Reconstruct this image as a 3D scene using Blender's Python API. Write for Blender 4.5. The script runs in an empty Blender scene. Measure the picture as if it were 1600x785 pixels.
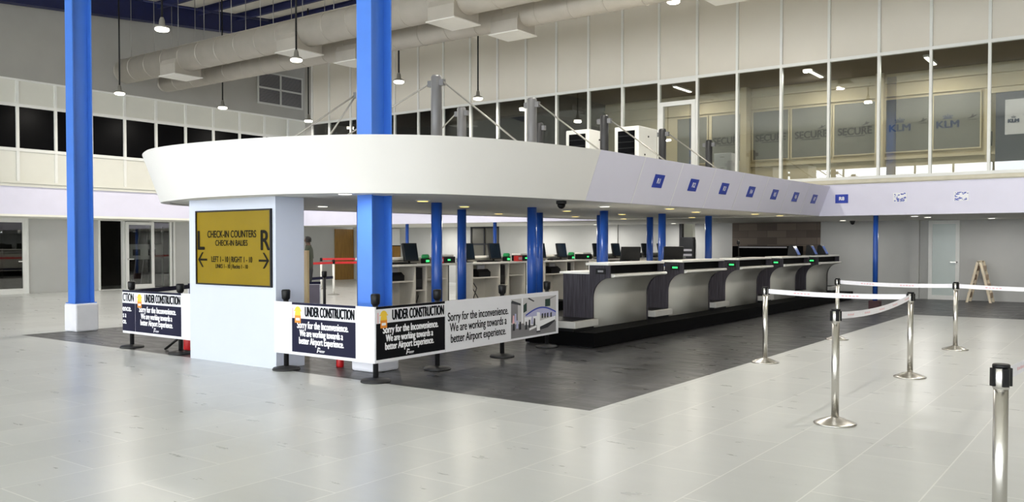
import bpy, bmesh, math, random
from mathutils import Vector, Matrix
random.seed(7)
S = bpy.context.scene
COL = S.collection
PI = math.pi

# ------------------------------------------------------------------ camera
cam = bpy.data.cameras.new('camera'); camo = bpy.data.objects.new('camera', cam); COL.objects.link(camo)
camo.location = (0, 0, 1.57)
camo.rotation_euler = (math.radians(90 - 1.35), 0, math.radians(36.25 - 90))
cam.sensor_width = 36.0; cam.lens = 1350.0 / 1600.0 * 36.0
cam.shift_y = 20.3 / 1600.0
cam.clip_end = 300
S.camera = camo
# ------------------------------------------------------------------ world / exposure
w = bpy.data.worlds.new('world'); S.world = w; w.use_nodes = True
bg = w.node_tree.nodes['Background']
bg.inputs[0].default_value = (0.93, 0.97, 1.0, 1); bg.inputs[1].default_value = 7.0
vs = S.view_settings
vs.view_transform = 'Standard'; vs.look = 'None'; vs.gamma = 1; vs.use_curve_mapping = False
vs.exposure = 0.22
try:
    S.cycles.use_denoising = True
    S.cycles.max_bounces = 10; S.cycles.diffuse_bounces = 6; S.cycles.glossy_bounces = 4; S.cycles.transparent_max_bounces = 12
    S.cycles.sample_clamp_indirect = 6
except Exception:
    pass
LAMP_W = 90      # pendant lamps
DOWN_W = 4.0      # soffit downlights
OFFICE_W = 60   # office tubes upstairs

# ------------------------------------------------------------------ helpers
def lin(c):
    c = c / 255.0
    return c / 12.92 if c <= 0.04045 else ((c + 0.055) / 1.055) ** 2.4
def rgb(r, g, b): return (lin(r), lin(g), lin(b), 1)

def mat(name, col, rough=0.6, metal=0.0, var=0.05, scale=6.0, bump=0.0, emit=None, estr=0.0, spec=0.5, coat=0.0, stretch=(1, 1, 1)):
    m = bpy.data.materials.new(name); m.use_nodes = True
    nt = m.node_tree; b = nt.nodes['Principled BSDF']
    b.inputs['Roughness'].default_value = rough; b.inputs['Metallic'].default_value = metal
    b.inputs['Specular IOR Level'].default_value = spec
    b.inputs['Coat Weight'].default_value = coat
    b.inputs['Coat Roughness'].default_value = 0.08
    c = rgb(*col)
    if var > 0:
        tc = nt.nodes.new('ShaderNodeTexCoord'); mp = nt.nodes.new('ShaderNodeMapping'); mp.inputs['Scale'].default_value = stretch
        nz = nt.nodes.new('ShaderNodeTexNoise'); nz.inputs['Scale'].default_value = scale; nz.inputs['Detail'].default_value = 5
        rp = nt.nodes.new('ShaderNodeValToRGB')
        rp.color_ramp.elements[0].position = 0.3; rp.color_ramp.elements[1].position = 0.7
        rp.color_ramp.elements[0].color = (c[0] * (1 - var), c[1] * (1 - var), c[2] * (1 - var), 1)
        rp.color_ramp.elements[1].color = (min(1, c[0] * (1 + var)), min(1, c[1] * (1 + var)), min(1, c[2] * (1 + var)), 1)
        nt.links.new(tc.outputs['Object'], mp.inputs[0]); nt.links.new(mp.outputs[0], nz.inputs['Vector'])
        nt.links.new(nz.outputs['Fac'], rp.inputs[0]); nt.links.new(rp.outputs[0], b.inputs['Base Color'])
        if bump > 0:
            bp = nt.nodes.new('ShaderNodeBump'); bp.inputs['Strength'].default_value = bump; bp.inputs['Distance'].default_value = 0.01
            nt.links.new(nz.outputs['Fac'], bp.inputs['Height']); nt.links.new(bp.outputs[0], b.inputs['Normal'])
    else:
        b.inputs['Base Color'].default_value = c
    if emit:
        b.inputs['Emission Color'].default_value = rgb(*emit); b.inputs['Emission Strength'].default_value = estr
    return m

def floor_mat(name, base, grout, var, rough, gw, rv=0.0):
    m = bpy.data.materials.new(name); m.use_nodes = True
    nt = m.node_tree; b = nt.nodes['Principled BSDF']; L = nt.links.new
    g = nt.nodes.new('ShaderNodeNewGeometry')
    br = nt.nodes.new('ShaderNodeTexBrick')
    br.inputs['Scale'].default_value = 1.0; br.inputs['Brick Width'].default_value = 1.2; br.inputs['Row Height'].default_value = 0.6
    br.inputs['Mortar Size'].default_value = gw; br.inputs['Mortar Smooth'].default_value = 0.4; br.offset = 0.5
    c = rgb(*base)
    br.inputs['Color1'].default_value = (c[0] * 0.95, c[1] * 0.95, c[2] * 0.95, 1)
    br.inputs['Color2'].default_value = (c[0] * 1.05, c[1] * 1.05, c[2] * 1.05, 1)
    br.inputs['Mortar'].default_value = rgb(*grout)
    sh = nt.nodes.new('ShaderNodeMapping'); sh.inputs['Location'].default_value = (-0.1, 0.11, 0)
    L(g.outputs['Position'], sh.inputs[0]); L(sh.outputs[0], br.inputs['Vector'])
    mp = nt.nodes.new('ShaderNodeMapping'); mp.inputs['Scale'].default_value = (3.6, 1.0, 1)
    L(g.outputs['Position'], mp.inputs[0])
    nz = nt.nodes.new('ShaderNodeTexNoise'); nz.inputs['Scale'].default_value = 1.7; nz.inputs['Detail'].default_value = 6; nz.inputs['Roughness'].default_value = 0.6
    L(mp.outputs[0], nz.inputs['Vector'])
    n2 = nt.nodes.new('ShaderNodeTexNoise'); n2.inputs['Scale'].default_value = 0.9; n2.inputs['Detail'].default_value = 4
    L(g.outputs['Position'], n2.inputs['Vector'])
    ad = nt.nodes.new('ShaderNodeMath'); ad.operation = 'ADD'; L(nz.outputs['Fac'], ad.inputs[0]); L(n2.outputs['Fac'], ad.inputs[1])
    mr = nt.nodes.new('ShaderNodeMapRange'); mr.inputs['From Min'].default_value = 0.55; mr.inputs['From Max'].default_value = 1.45
    mr.inputs['To Min'].default_value = 1 - var; mr.inputs['To Max'].default_value = 1 + var
    L(ad.outputs[0], mr.inputs['Value'])
    mx = nt.nodes.new('ShaderNodeVectorMath'); mx.operation = 'SCALE'
    L(br.outputs['Color'], mx.inputs[0]); L(mr.outputs[0], mx.inputs['Scale']); L(mx.outputs[0], b.inputs['Base Color'])
    rr = nt.nodes.new('ShaderNodeMapRange'); rr.inputs['From Min'].default_value = 0.3; rr.inputs['From Max'].default_value = 0.7
    rr.inputs['To Min'].default_value = rough - rv; rr.inputs['To Max'].default_value = rough + rv + 0.001
    L(nz.outputs['Fac'], rr.inputs['Value']); L(rr.outputs[0], b.inputs['Roughness'])
    return m

def glass_mat(name, tint=(0.84, 0.86, 0.84), boost=2.4, rough=0.0, add=0.0):
    m = bpy.data.materials.new(name); m.use_nodes = True
    nt = m.node_tree; L = nt.links.new
    nt.nodes.remove(nt.nodes['Principled BSDF']); out = nt.nodes['Material Output']
    t = nt.nodes.new('ShaderNodeBsdfTransparent'); t.inputs[0].default_value = (*tint, 1)
    gl = nt.nodes.new('ShaderNodeBsdfGlossy'); gl.inputs['Roughness'].default_value = rough
    fr = nt.nodes.new('ShaderNodeFresnel'); fr.inputs[0].default_value = 1.5
    mu = nt.nodes.new('ShaderNodeMath'); mu.operation = 'MULTIPLY_ADD'; mu.use_clamp = True
    mu.inputs[1].default_value = boost; mu.inputs[2].default_value = add
    mx = nt.nodes.new('ShaderNodeMixShader')
    L(fr.outputs[0], mu.inputs[0]); L(mu.outputs[0], mx.inputs[0]); L(t.outputs[0], mx.inputs[1]); L(gl.outputs[0], mx.inputs[2]); L(mx.outputs[0], out.inputs[0])
    return m

M = {}
M['floor'] = floor_mat('light_floor_tile', (200, 202, 201), (222, 223, 221), 0.06, 0.28, 0.006, 0.008)
M['dark_floor'] = floor_mat('dark_floor_tile', (50, 50, 53), (112, 112, 113), 0.6, 0.36, 0.006, 0.12)
M['wall'] = mat('grey_wall_paint', (186, 186, 183), 0.75, var=0.03, scale=1.5)
M['wall_dark'] = mat('upper_grey_wall', (158, 156, 151), 0.85, var=0.04, scale=1.2)
M['panel'] = mat('cream_panel', (216, 215, 206), 0.45, var=0.02, scale=2)
M['fascia'] = mat('lavender_white_paint', (222, 220, 238), 0.5, var=0.02, scale=2)
M['nose'] = mat('warm_white_plaster', (222, 220, 217), 0.6, var=0.012, scale=1.5, bump=0.05)
M['side_panel'] = mat('lilac_white_board', (220, 218, 234), 0.45, var=0.02, scale=1.5)
M['seam'] = mat('white_joint', (240, 240, 244), 0.5, var=0)
M['pillar'] = mat('cool_white_paint', (203, 209, 223), 0.5, var=0.015, scale=2)
M['plinth_white'] = mat('white_plinth_paint', (228, 228, 234), 0.5, var=0.03, scale=5)
M['soffit'] = mat('soffit_board', (238, 236, 228), 0.6, var=0.02, scale=1)
M['roof'] = mat('roof_sheet', (205, 201, 190), 0.7, var=0.05, scale=3, stretch=(1, 12, 1))
M['navy'] = mat('navy_steel', (16, 24, 70), 0.55, var=0.1)
M['blue'] = mat('blue_steel_paint', (64, 120, 214), 0.4, var=0.03, scale=3)
M['blue_pipe'] = mat('blue_pipe_paint', (32, 78, 164), 0.3, var=0.03, scale=3)
M['dark_pipe'] = mat('dark_grey_pipe', (46, 46, 48), 0.4, metal=0.2, var=0.05, scale=4)  # darker grey used on the masts further back
M['grey_pipe'] = mat('grey_pipe_paint', (104, 104, 106), 0.4, metal=0.2, var=0.05, scale=4)
M['rod'] = mat('steel_rod', (150, 148, 142), 0.4, metal=0.6, var=0.03)
M['duct'] = mat('galvanised_duct', (176, 170, 160), 0.5, metal=0.25, var=0.05, scale=3)
M['duct_white'] = mat('diffuser_white', (222, 220, 214), 0.5, var=0.02)
M['black'] = mat('black_plastic', (14, 14, 16), 0.45, var=0.08, scale=10, spec=0.3)
M['matte_black'] = mat('black_coated_metal', (30, 30, 32), 0.5, var=0.08, scale=8)
M['lam_black'] = mat('black_laminate', (4, 4, 5), 0.6, var=0.1, scale=3, spec=0.06)
M['dark_glass'] = mat('dark_window_glass', (7, 7, 9), 0.3, var=0, spec=0.05)
M['frame'] = mat('white_aluminium', (226, 226, 222), 0.4, var=0.02)
M['spandrel'] = mat('glossy_spandrel_panel', (220, 214, 202), 0.26, var=0.02, scale=1, spec=0.45)
M['sill'] = mat('aged_cream_sill', (206, 200, 182), 0.6, var=0.06, scale=5)
M['beige'] = mat('beige_wall', (190, 176, 146), 0.7, var=0.04, scale=2)
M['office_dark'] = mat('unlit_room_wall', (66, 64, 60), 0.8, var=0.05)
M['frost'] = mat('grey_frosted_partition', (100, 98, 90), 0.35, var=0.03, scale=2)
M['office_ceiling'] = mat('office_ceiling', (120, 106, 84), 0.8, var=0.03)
M['glass'] = glass_mat('clear_glass')
M['frosted'] = mat('frosted_door_glass', (196, 206, 202), 0.25, var=0.03, scale=2)
M['steel'] = mat('brushed_stainless', (205, 202, 196), 0.27, metal=1.0, var=0)
M['steel_plate'] = mat('scale_plate', (200, 198, 194), 0.4, metal=0.25, var=0.04)
M['belt'] = mat('white_belt_webbing', (236, 234, 240), 0.7, var=0.03, scale=20)
M['red'] = mat('red_print', (206, 40, 44), 0.6, var=0.03)
M['red_pale'] = mat('pale_red_print', (232, 184, 190), 0.6, var=0.03)
M['red_gloss'] = mat('red_enamel', (190, 26, 30), 0.3, var=0.03)
M['banner_white'] = mat('banner_vinyl', (232, 232, 238), 0.4, var=0.02, scale=3)
M['banner_navy'] = mat('banner_navy_ink', (24, 24, 50), 0.5, var=0.04, scale=4, spec=0.15)
M['banner_black'] = mat('banner_black_ink', (10, 10, 16), 0.5, var=0.04, scale=4, spec=0.15)
M['ink'] = mat('black_ink', (18, 20, 26), 0.6, var=0, spec=0.1)
M['white_ink'] = mat('white_ink', (240, 240, 244), 0.5, var=0)
M['yellow'] = mat('yellow_print', (240, 200, 60), 0.5, var=0.03)
M['orange'] = mat('orange_print', (226, 140, 40), 0.5, var=0.03)
M['gold'] = mat('golden_display_face', (126, 106, 4), 0.35, var=0.05, scale=2, spec=0.15, emit=(146, 122, 16), estr=0.1)
M['display_ink'] = mat('display_black', (20, 17, 5), 0.5, var=0, spec=0.1)
M['sign_blue'] = mat('counter_sign_blue', (30, 58, 168), 0.35, var=0.02)
M['print_grey'] = mat('print_grey', (196, 194, 196), 0.5, var=0.03)
M['print_mid'] = mat('print_mid_grey', (128, 126, 130), 0.5, var=0.03)
M['print_lilac'] = mat('print_lilac', (180, 180, 214), 0.5, var=0.03)
M['print_dark'] = mat('print_dark', (36, 38, 46), 0.5, var=0.03)
M['print_green'] = mat('print_dark_green', (22, 52, 44), 0.5, var=0.03)
M['wood_dark'] = mat('charcoal_woodgrain', (58, 55, 62), 0.5, var=0.55, scale=5, stretch=(9, 9, 0.4), spec=0.25)
M['front'] = mat('pale_grey_laminate', (196, 194, 186), 0.28, var=0.02, scale=2)
M['top_white'] = mat('white_solid_surface', (246, 244, 238), 0.3, var=0.02)
M['carcass'] = mat('cream_grey_melamine', (226, 221, 210), 0.5, var=0.03)
M['green_led'] = mat('green_led', (20, 120, 60), 0.4, var=0, emit=(60, 255, 120), estr=1.6)
M['green'] = mat('green_plastic', (30, 150, 84), 0.4, var=0.03)
M['grey_led'] = mat('grey_number_plate', (150, 150, 152), 0.4, var=0)
M['screen'] = mat('blue_black_screen', (16, 30, 44), 0.12, var=0.05)
M['screen_lit'] = mat('lit_blue_screen', (90, 120, 200), 0.2, var=0.1, scale=9, emit=(120, 150, 240), estr=0.12)
M['lamp'] = mat('lamp_diffuser', (255, 250, 235), 0.5, var=0, emit=(255, 246, 228), estr=9)
M['down_warm'] = mat('warm_downlight', (255, 236, 150), 0.5, var=0, emit=(255, 226, 130), estr=1.6)
M['down_white'] = mat('white_downlight', (255, 252, 244), 0.5, var=0, emit=(255, 250, 238), estr=2.6)
M['tube'] = mat('tube_light', (255, 255, 250), 0.5, var=0, emit=(255, 250, 240), estr=3)
M['pine'] = mat('pale_pine', (255, 222, 172), 0.6, var=0.12, scale=3, stretch=(8, 8, 0.7))
M['old_pine'] = mat('worn_pine', (224, 210, 184), 0.65, var=0.15, scale=4, stretch=(6, 6, 0.8))
M['brown_pine'] = mat('brown_stained_pine', (196, 172, 146), 0.65, var=0.25, scale=5)
M['brown_board'] = mat('ochre_brown_board', (146, 108, 48), 0.5, var=0.2, scale=3, stretch=(5, 5, 0.6))
M['skin'] = mat('skin', (78, 54, 42), 0.5, var=0.03)
M['hair'] = mat('black_hair', (16, 14, 14), 0.7, var=0.1, scale=30)
M['shirt'] = mat('olive_shirt', (52, 58, 46), 0.85, var=0.06)
M['trousers'] = mat('dark_trousers', (34, 36, 42), 0.85, var=0.06)
M['cable'] = mat('grey_cable', (52, 50, 50), 0.5, var=0.02)
M['klm_blue'] = mat('logo_blue', (10, 36, 74), 0.4, var=0)
M['logo_grey'] = mat('logo_dark_grey', (26, 24, 26), 0.4, var=0)
# brick cladding
def brick_mat():
    m = bpy.data.materials.new('brown_brick_cladding'); m.use_nodes = True
    nt = m.node_tree; b = nt.nodes['Principled BSDF']; L = nt.links.new
    g = nt.nodes.new('ShaderNodeNewGeometry'); sp = nt.nodes.new('ShaderNodeSeparateXYZ'); cb = nt.nodes.new('ShaderNodeCombineXYZ')
    L(g.outputs['Position'], sp.inputs[0]); L(sp.outputs['Y'], cb.inputs['X']); L(sp.outputs['Z'], cb.inputs['Y'])
    br = nt.nodes.new('ShaderNodeTexBrick'); br.inputs['Scale'].default_value = 1; br.inputs['Brick Width'].default_value = 0.62; br.inputs['Row Height'].default_value = 0.22
    br.inputs['Mortar Size'].default_value = 0.006
    br.inputs['Color1'].default_value = rgb(124, 110, 98); br.inputs['Color2'].default_value = rgb(88, 78, 70); br.inputs['Mortar'].default_value = rgb(80, 74, 68)
    L(cb.outputs[0], br.inputs['Vector'])
    L(br.outputs['Color'], b.inputs['Base Color']); b.inputs['Roughness'].default_value = 0.7
    return m
M['brick'] = brick_mat()

class MB:
    """collects shapes and links them as ONE mesh object"""
    def __init__(s): s.v = []; s.f = []; s.mi = []; s.sm = []
    def add(s, vs, fs, mi=0, smooth=False):
        o = len(s.v); s.v += [tuple(v) for v in vs]
        for f in fs: s.f.append([i + o for i in f]); s.mi.append(mi); s.sm.append(smooth)
        return s
    def box(s, x0, x1, y0, y1, z0, z1, mi=0):
        v = [(x0, y0, z0), (x1, y0, z0), (x1, y1, z0), (x0, y1, z0), (x0, y0, z1), (x1, y0, z1), (x1, y1, z1), (x0, y1, z1)]
        return s.add(v, [(0, 3, 2, 1), (4, 5, 6, 7), (0, 1, 5, 4), (1, 2, 6, 5), (2, 3, 7, 6), (3, 0, 4, 7)], mi)
    def cbox(s, c, d, mi=0):
        return s.box(c[0] - d[0] / 2, c[0] + d[0] / 2, c[1] - d[1] / 2, c[1] + d[1] / 2, c[2] - d[2] / 2, c[2] + d[2] / 2, mi)
    def prism(s, poly, axis, lo, hi, mi=0, smooth=False):
        """poly of 2D points extruded along axis: x -> (y,z); y -> (x,z); z -> (x,y)"""
        def P(a, b, t): return {'x': (t, a, b), 'y': (a, t, b), 'z': (a, b, t)}[axis]
        n = len(poly)
        v = [P(a, b, lo) for a, b in poly] + [P(a, b, hi) for a, b in poly]
        o = len(s.v); s.v += v
        for i in range(n):
            j = (i + 1) % n
            s.f.append([o + i, o + j, o + n + j, o + n + i]); s.mi.append(mi); s.sm.append(smooth)
        s.f.append([o + i for i in range(n)][::-1]); s.mi.append(mi); s.sm.append(False)
        s.f.append([o + n + i for i in range(n)]); s.mi.append(mi); s.sm.append(False)
        return s
    def lathe(s, prof, seg=24, c=(0, 0, 0), mi=0, ax='z'):
        """profile of (r, h) turned about an axis"""
        v = []; f = []
        for r, h in prof:
            for k in range(seg):
                a = 2 * PI * k / seg; p, q = r * math.cos(a), r * math.sin(a)
                t = {'z': (p, q, h), 'y': (p, h, q), 'x': (h, p, q)}[ax]
                v.append((t[0] + c[0], t[1] + c[1], t[2] + c[2]))
        for i in range(len(prof) - 1):
            for k in range(seg):
                k2 = (k + 1) % seg
                f.append((i * seg + k, i * seg + k2, (i + 1) * seg + k2, (i + 1) * seg + k))
        s.add(v, f, mi, True)
        o = len(s.v) - len(v)
        s.f.append([o + k for k in range(seg)][::-1]); s.mi.append(mi); s.sm.append(False)
        s.f.append([o + (len(prof) - 1) * seg + k for k in range(seg)]); s.mi.append(mi); s.sm.append(False)
        return s
    def tube(s, pts, r, seg=8, mi=0):
        pts = [Vector(p) for p in pts]; v = []; f = []
        for i, p in enumerate(pts):
            d = (pts[min(i + 1, len(pts) - 1)] - pts[max(i - 1, 0)]).normalized()
            a = d.orthogonal().normalized() if i == 0 else (a - d * a.dot(d)).normalized()
            b = d.cross(a)
            for k in range(seg):
                t = 2 * PI * k / seg; v.append(tuple(p + (a * math.cos(t) + b * math.sin(t)) * r))
        n = len(pts)
        for i in range(n - 1):
            for k in range(seg):
                k2 = (k + 1) % seg; f.append((i * seg + k, i * seg + k2, (i + 1) * seg + k2, (i + 1) * seg + k))
        s.add(v, f, mi, True)
        o = len(s.v) - len(v)
        s.f.append([o + k for k in range(seg)][::-1]); s.mi.append(mi); s.sm.append(False)
        s.f.append([o + (n - 1) * seg + k for k in range(seg)]); s.mi.append(mi); s.sm.append(False)
        return s
    def strip(s, a, b, mi=0, smooth=True):
        n = len(a); v = list(a) + list(b)
        return s.add(v, [(i, i + 1, n + i + 1, n + i) for i in range(n - 1)], mi, smooth)
    def build(s, name, mats, parent=None, loc=None, bevel=0, fix=True):
        me = bpy.data.meshes.new(name); me.from_pydata(s.v, [], s.f)
        for m in (mats if isinstance(mats, (list, tuple)) else [mats]): me.materials.append(m)
        for p, i, q in zip(me.polygons, s.mi, s.sm): p.material_index = i; p.use_smooth = q
        if fix:
            bm = bmesh.new(); bm.from_mesh(me); bmesh.ops.recalc_face_normals(bm, faces=bm.faces); bm.to_mesh(me); bm.free()
        o = bpy.data.objects.new(name, me); COL.objects.link(o)
        if parent: o.parent = parent
        if loc: o.location = loc
        if bevel:
            md = o.modifiers.new('bevel', 'BEVEL'); md.width = bevel; md.segments = 2; md.limit_method = 'ANGLE'
        return o

def tag(o, label, cat, group=None, kind=None):
    o['label'] = label; o['category'] = cat
    if group: o['group'] = group
    if kind: o['kind'] = kind
    return o
def thing(name, label, cat, loc=(0, 0, 0), rz=0, group=None):
    o = bpy.data.objects.new(name, None); o.empty_display_size = 0.1; COL.objects.link(o)
    o.location = loc; o.rotation_euler = (0, 0, rz)
    return tag(o, label, cat, group)
def struct(o, label=None):
    o['kind'] = 'structure'
    if label: o['label'] = label
    return o
def copy_tree(o, loc=None, label=None, rz=None, parent=None):
    kids = list(o.children)
    c = o.copy(); COL.objects.link(c)
    if parent: c.parent = parent
    if loc: c.location = loc
    if rz is not None: c.rotation_euler = (0, 0, rz)
    if label: c['label'] = label
    for k in kids: copy_tree(k, parent=c)
    return c

def basis(o, X, Y):
    X = Vector(X).normalized(); Y = Vector(Y).normalized(); Z = X.cross(Y)
    m = Matrix((X, Y, Z)).transposed().to_4x4(); m.translation = Vector(o); return m
FX = ((0, -1, 0), (0, 0, 1))     # a face that looks toward -x
FY = ((1, 0, 0), (0, 0, 1))      # a face that looks toward -y

def text(name, body, size, m, mt, parent, sx=1.0, bold=0.0, align='CENTER', width=None, shear=0.0, fat=0.0):
    """flat lettering; m is the world-space (or parent-space) frame of the text plane"""
    cu = bpy.data.curves.new('lettering', 'FONT'); cu.body = body; cu.size = size; cu.align_x = align; cu.align_y = 'CENTER'
    cu.offset = bold; cu.shear = shear; cu.fill_mode = 'FRONT'
    t = bpy.data.objects.new('lettering', cu); COL.objects.link(t)
    bpy.context.view_layer.update()
    dg = bpy.context.evaluated_depsgraph_get()
    me = bpy.data.meshes.new_from_object(t.evaluated_get(dg))
    bpy.data.objects.remove(t); bpy.data.curves.remove(cu)
    if width:
        xs = [v.co.x for v in me.vertices]; sx = width / max(1e-6, max(xs) - min(xs))
    me.transform(Matrix.Diagonal((sx, 1, 1, 1)))
    if fat:
        b_ = bmesh.new()
        for i, (dx, dy) in enumerate(((0, 0), (fat, 0), (-fat, 0), (0, fat * 0.6), (0, -fat * 0.6))):
            k_ = me.copy(); k_.transform(Matrix.Translation((dx, dy, 0.00005 * i))); b_.from_mesh(k_); bpy.data.meshes.remove(k_)
        b_.to_mesh(me); b_.free()
    me.transform(m)
    me.materials.clear(); me.materials.append(mt)
    o = bpy.data.objects.new(name, me); COL.objects.link(o)
    if parent: o.parent = parent
    return o
def flat(mb, m, poly, z=0.0, mi=0):
    vs = [m @ Vector((a, b, z)) for a, b in poly]
    mb.add([tuple(v) for v in vs], [list(range(len(vs)))], mi)

def light(name, kind, loc, power, size=0.3, col=(1, 0.95, 0.86), parent=None, rot=(0, 0, 0), sy=None):
    l = bpy.data.lights.new(name, kind); l.energy = power; l.color = col
    if kind == 'AREA':
        l.shape = 'DISK' if sy is None else 'RECTANGLE'; l.size = size
        if sy: l.size_y = sy
    else: l.shadow_soft_size = size
    o = bpy.data.objects.new(name, l); COL.objects.link(o); o.location = loc; o.rotation_euler = rot
    if parent: o.parent = parent
    return o

# ================================================================== SETTING
YR, YL, XB, XF = -9.0, 28.3, -11.0, 26.7        # right wall, left wall, facade behind camera, far wall
YU, XC = 26.2, 21.0                             # upper left wall, upper far wall (they overhang)
def roof_z(x): return 8.95 + 0.083 * (max(x, 5.0) - 11.1)

# floor: light tile with a dark tile inlay under the island and along the far wall
fl = MB()
xs = [XB - 6, 6.95, 20.6, XF + 0.3]; ys = [YR - 1, 4.19, 15.55, YL + 3.2]
for i in range(3):
    for j in range(3):
        dark = (i == 1 and j == 1) or (i == 2 and j <= 1)
        x0, x1, y0, y1 = xs[i], xs[i + 1], ys[j], ys[j + 1]
        fl.add([(x0, y0, 0), (x1, y0, 0), (x1, y1, 0), (x0, y1, 0)], [(0, 1, 2, 3)], 1 if dark else 0)
struct(fl.build('floor', [M['floor'], M['dark_floor']]), 'pale grey tiled hall floor with a dark tiled area around the island')

# roof
rb = MB()
sec = [(XB - 0.3, roof_z(XB)), (5.0, roof_z(5)), (XF + 3, roof_z(XF + 3)), (XF + 3, roof_z(XF + 3) + 0.1), (5.0, roof_z(5) + 0.1), (XB - 0.3, roof_z(XB) + 0.1)]
rb.prism(sec, 'y', YR - 0.3, YL + 3.2)
struct(rb.build('ceiling', M['roof']))

# upper left wall: fascia, sill, cream panels, dark windows, grey wall above
wl = MB()
wl.box(XB, 26.6, YU, YU + 0.18, 6.29, roof_z(24) + 0.2, 0)
struct(wl.build('wall_left_upper', M['wall_dark']))
b = MB(); b.box(XB, 26.6, YU, YU + 0.16, 2.42, 3.22)
struct(b.build('trim_1', M['fascia']), 'lavender white fascia band above the left doors')
b = MB(); b.box(XB, 26.6, YU - 0.05, YU + 0.16, 3.22, 3.37); b.box(XB, 26.6, YU - 0.09, YU, 3.31, 3.345)
struct(b.build('trim_2', M['panel']))
b = MB(); b.box(XB, 26.6, YU + 0.03, YU + 0.14, 3.37, 4.26); b.box(XB, 26.6, YU + 0.03, YU + 0.14, 5.56, 6.29)
struct(b.build('wall_left_panels', M['panel']))
b = MB(); g = MB()
for k in range(-21, 12):
    x = 11.70 + 1.08 * k
    b.box(x - 0.04, x + 0.04, YU - 0.01, YU + 0.1, 3.37, 6.29)
for z in (4.28, 5.56): b.box(XB, 26.6, YU - 0.014, YU + 0.104, z - 0.045, z + 0.045)
b.box(XB, 26.6, YU - 0.02, YU + 0.1, 6.26, 6.31)
struct(b.build('trim_3', M['frame']), 'white grid of mullions around the upper left windows')
n = 1
for k in range(-8, 11):
    x = 11.70 + 1.08 * k
    g = MB(); g.box(x + 0.04, x + 1.04, YU + 0.05, YU + 0.07, 4.32, 5.52)
    struct(g.build('window_%d' % n, M['dark_glass'])); n += 1
WN = n
# soffit under the left overhang and the wall with doors below it
b = MB(); b.box(XB, XF, YU + 0.0, YL + 0.2, 2.36, 2.42)
struct(b.build('ceiling_left_soffit', M['soffit']))
b = MB(); X = XB
for x0, x1 in ((11.35, 12.9), (15.15, 17.98)):
    b.box(X, x0, YL, YL + 0.15, 0, 2.4); X = x1
b.box(X, XF + 0.15, YL, YL + 0.15, 0, 2.4)
struct(b.build('wall_left', M['wall']))
# dark rooms behind the left doors
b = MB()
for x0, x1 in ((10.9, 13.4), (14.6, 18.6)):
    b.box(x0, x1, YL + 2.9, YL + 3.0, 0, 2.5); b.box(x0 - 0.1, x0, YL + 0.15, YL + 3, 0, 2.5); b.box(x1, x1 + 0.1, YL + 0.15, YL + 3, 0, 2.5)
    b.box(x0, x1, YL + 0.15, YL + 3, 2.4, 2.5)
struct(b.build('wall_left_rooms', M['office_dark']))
def frame_rect(mb, x0, x1, z0, z1, y0, y1, t, tb=None):
    tb = t if tb is None else tb
    mb.box(x0, x0 + t, y0, y1, z0, z1); mb.box(x1 - t, x1, y0, y1, z0, z1)
    mb.box(x0 + t, x1 - t, y0, y1, z1 - t, z1); mb.box(x0 + t, x1 - t, y0, y1, z0, z0 + tb)
# door 1
d = MB(); frame_rect(d, 11.35, 12.9, 0, 2.40, YL - 0.04, YL + 0.08, 0.06, 0.03); frame_rect(d, 11.41, 12.84, 0.03, 2.34, YL - 0.02, YL + 0.04, 0.11, 0.14)
d1 = struct(d.build('door_1', M['frame']), 'white framed glass door at the left edge')
g = MB(); g.box(11.52, 12.73, YL, YL + 0.012, 0.17, 2.23); g.build('glass_pane', M['glass'], d1)
g = MB(); g.box(12.58, 12.82, YL - 0.09, YL - 0.06, 1.0, 1.03); g.box(12.78, 12.81, YL - 0.09, YL - 0.02, 1.0, 1.03); g.build('handle', M['frame'], d1)
# door 2: open gap, leaf, fixed pane
d = MB(); frame_rect(d, 15.15, 17.98, 0, 2.40, YL - 0.04, YL + 0.1, 0.06, 0.02); d.box(16.0, 16.08, YL - 0.04, YL + 0.1, 0.02, 2.34); d.box(17.06, 17.14, YL - 0.04, YL + 0.1, 0.02, 2.34); d.box(17.78, 17.86, YL - 0.02, YL + 0.06, 0.02, 2.34)
d2 = struct(d.build('door_2', M['frame']), 'wide white door frame with one leaf and a dark opening')
lf = MB(); frame_rect(lf, 16.06, 17.1, 0.02, 2.32, YL - 0.14, YL - 0.08, 0.10, 0.14)
lf = lf.build('door_leaf', M['frame'], d2)
g = MB(); g.box(16.16, 17.0, YL - 0.115, YL - 0.105, 0.16, 2.22); g.build('glass_pane', M['glass'], lf)
g = MB(); g.box(16.1, 16.3, YL - 0.2, YL - 0.17, 1.02, 1.05); g.box(16.1, 16.13, YL - 0.2, YL - 0.13, 1.0, 1.07); g.build('handle', M['frame'], lf)
g = MB(); g.box(17.14, 17.78, YL + 0.01, YL + 0.022, 0.05, 2.34); g.build('fixed_pane', M['glass'], d2)
# things glimpsed in the dark rooms
b = MB(); b.box(15.5, 15.56, YL + 0.8, YL + 0.86, 0.0, 2.2)
tag(b.build('frame_post', M['wall']), 'thin grey post standing in the dark doorway on the left', 'post')
t = thing('shelf_rack', 'grey slotted rack behind the open glass door', 'rack', (17.45, YL + 1.1, 0))
q = MB(); q.box(-0.75, 0.75, -0.02, 0.02, 1.0, 1.55); q.build('grey_panel', M['wall'], t)

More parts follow.
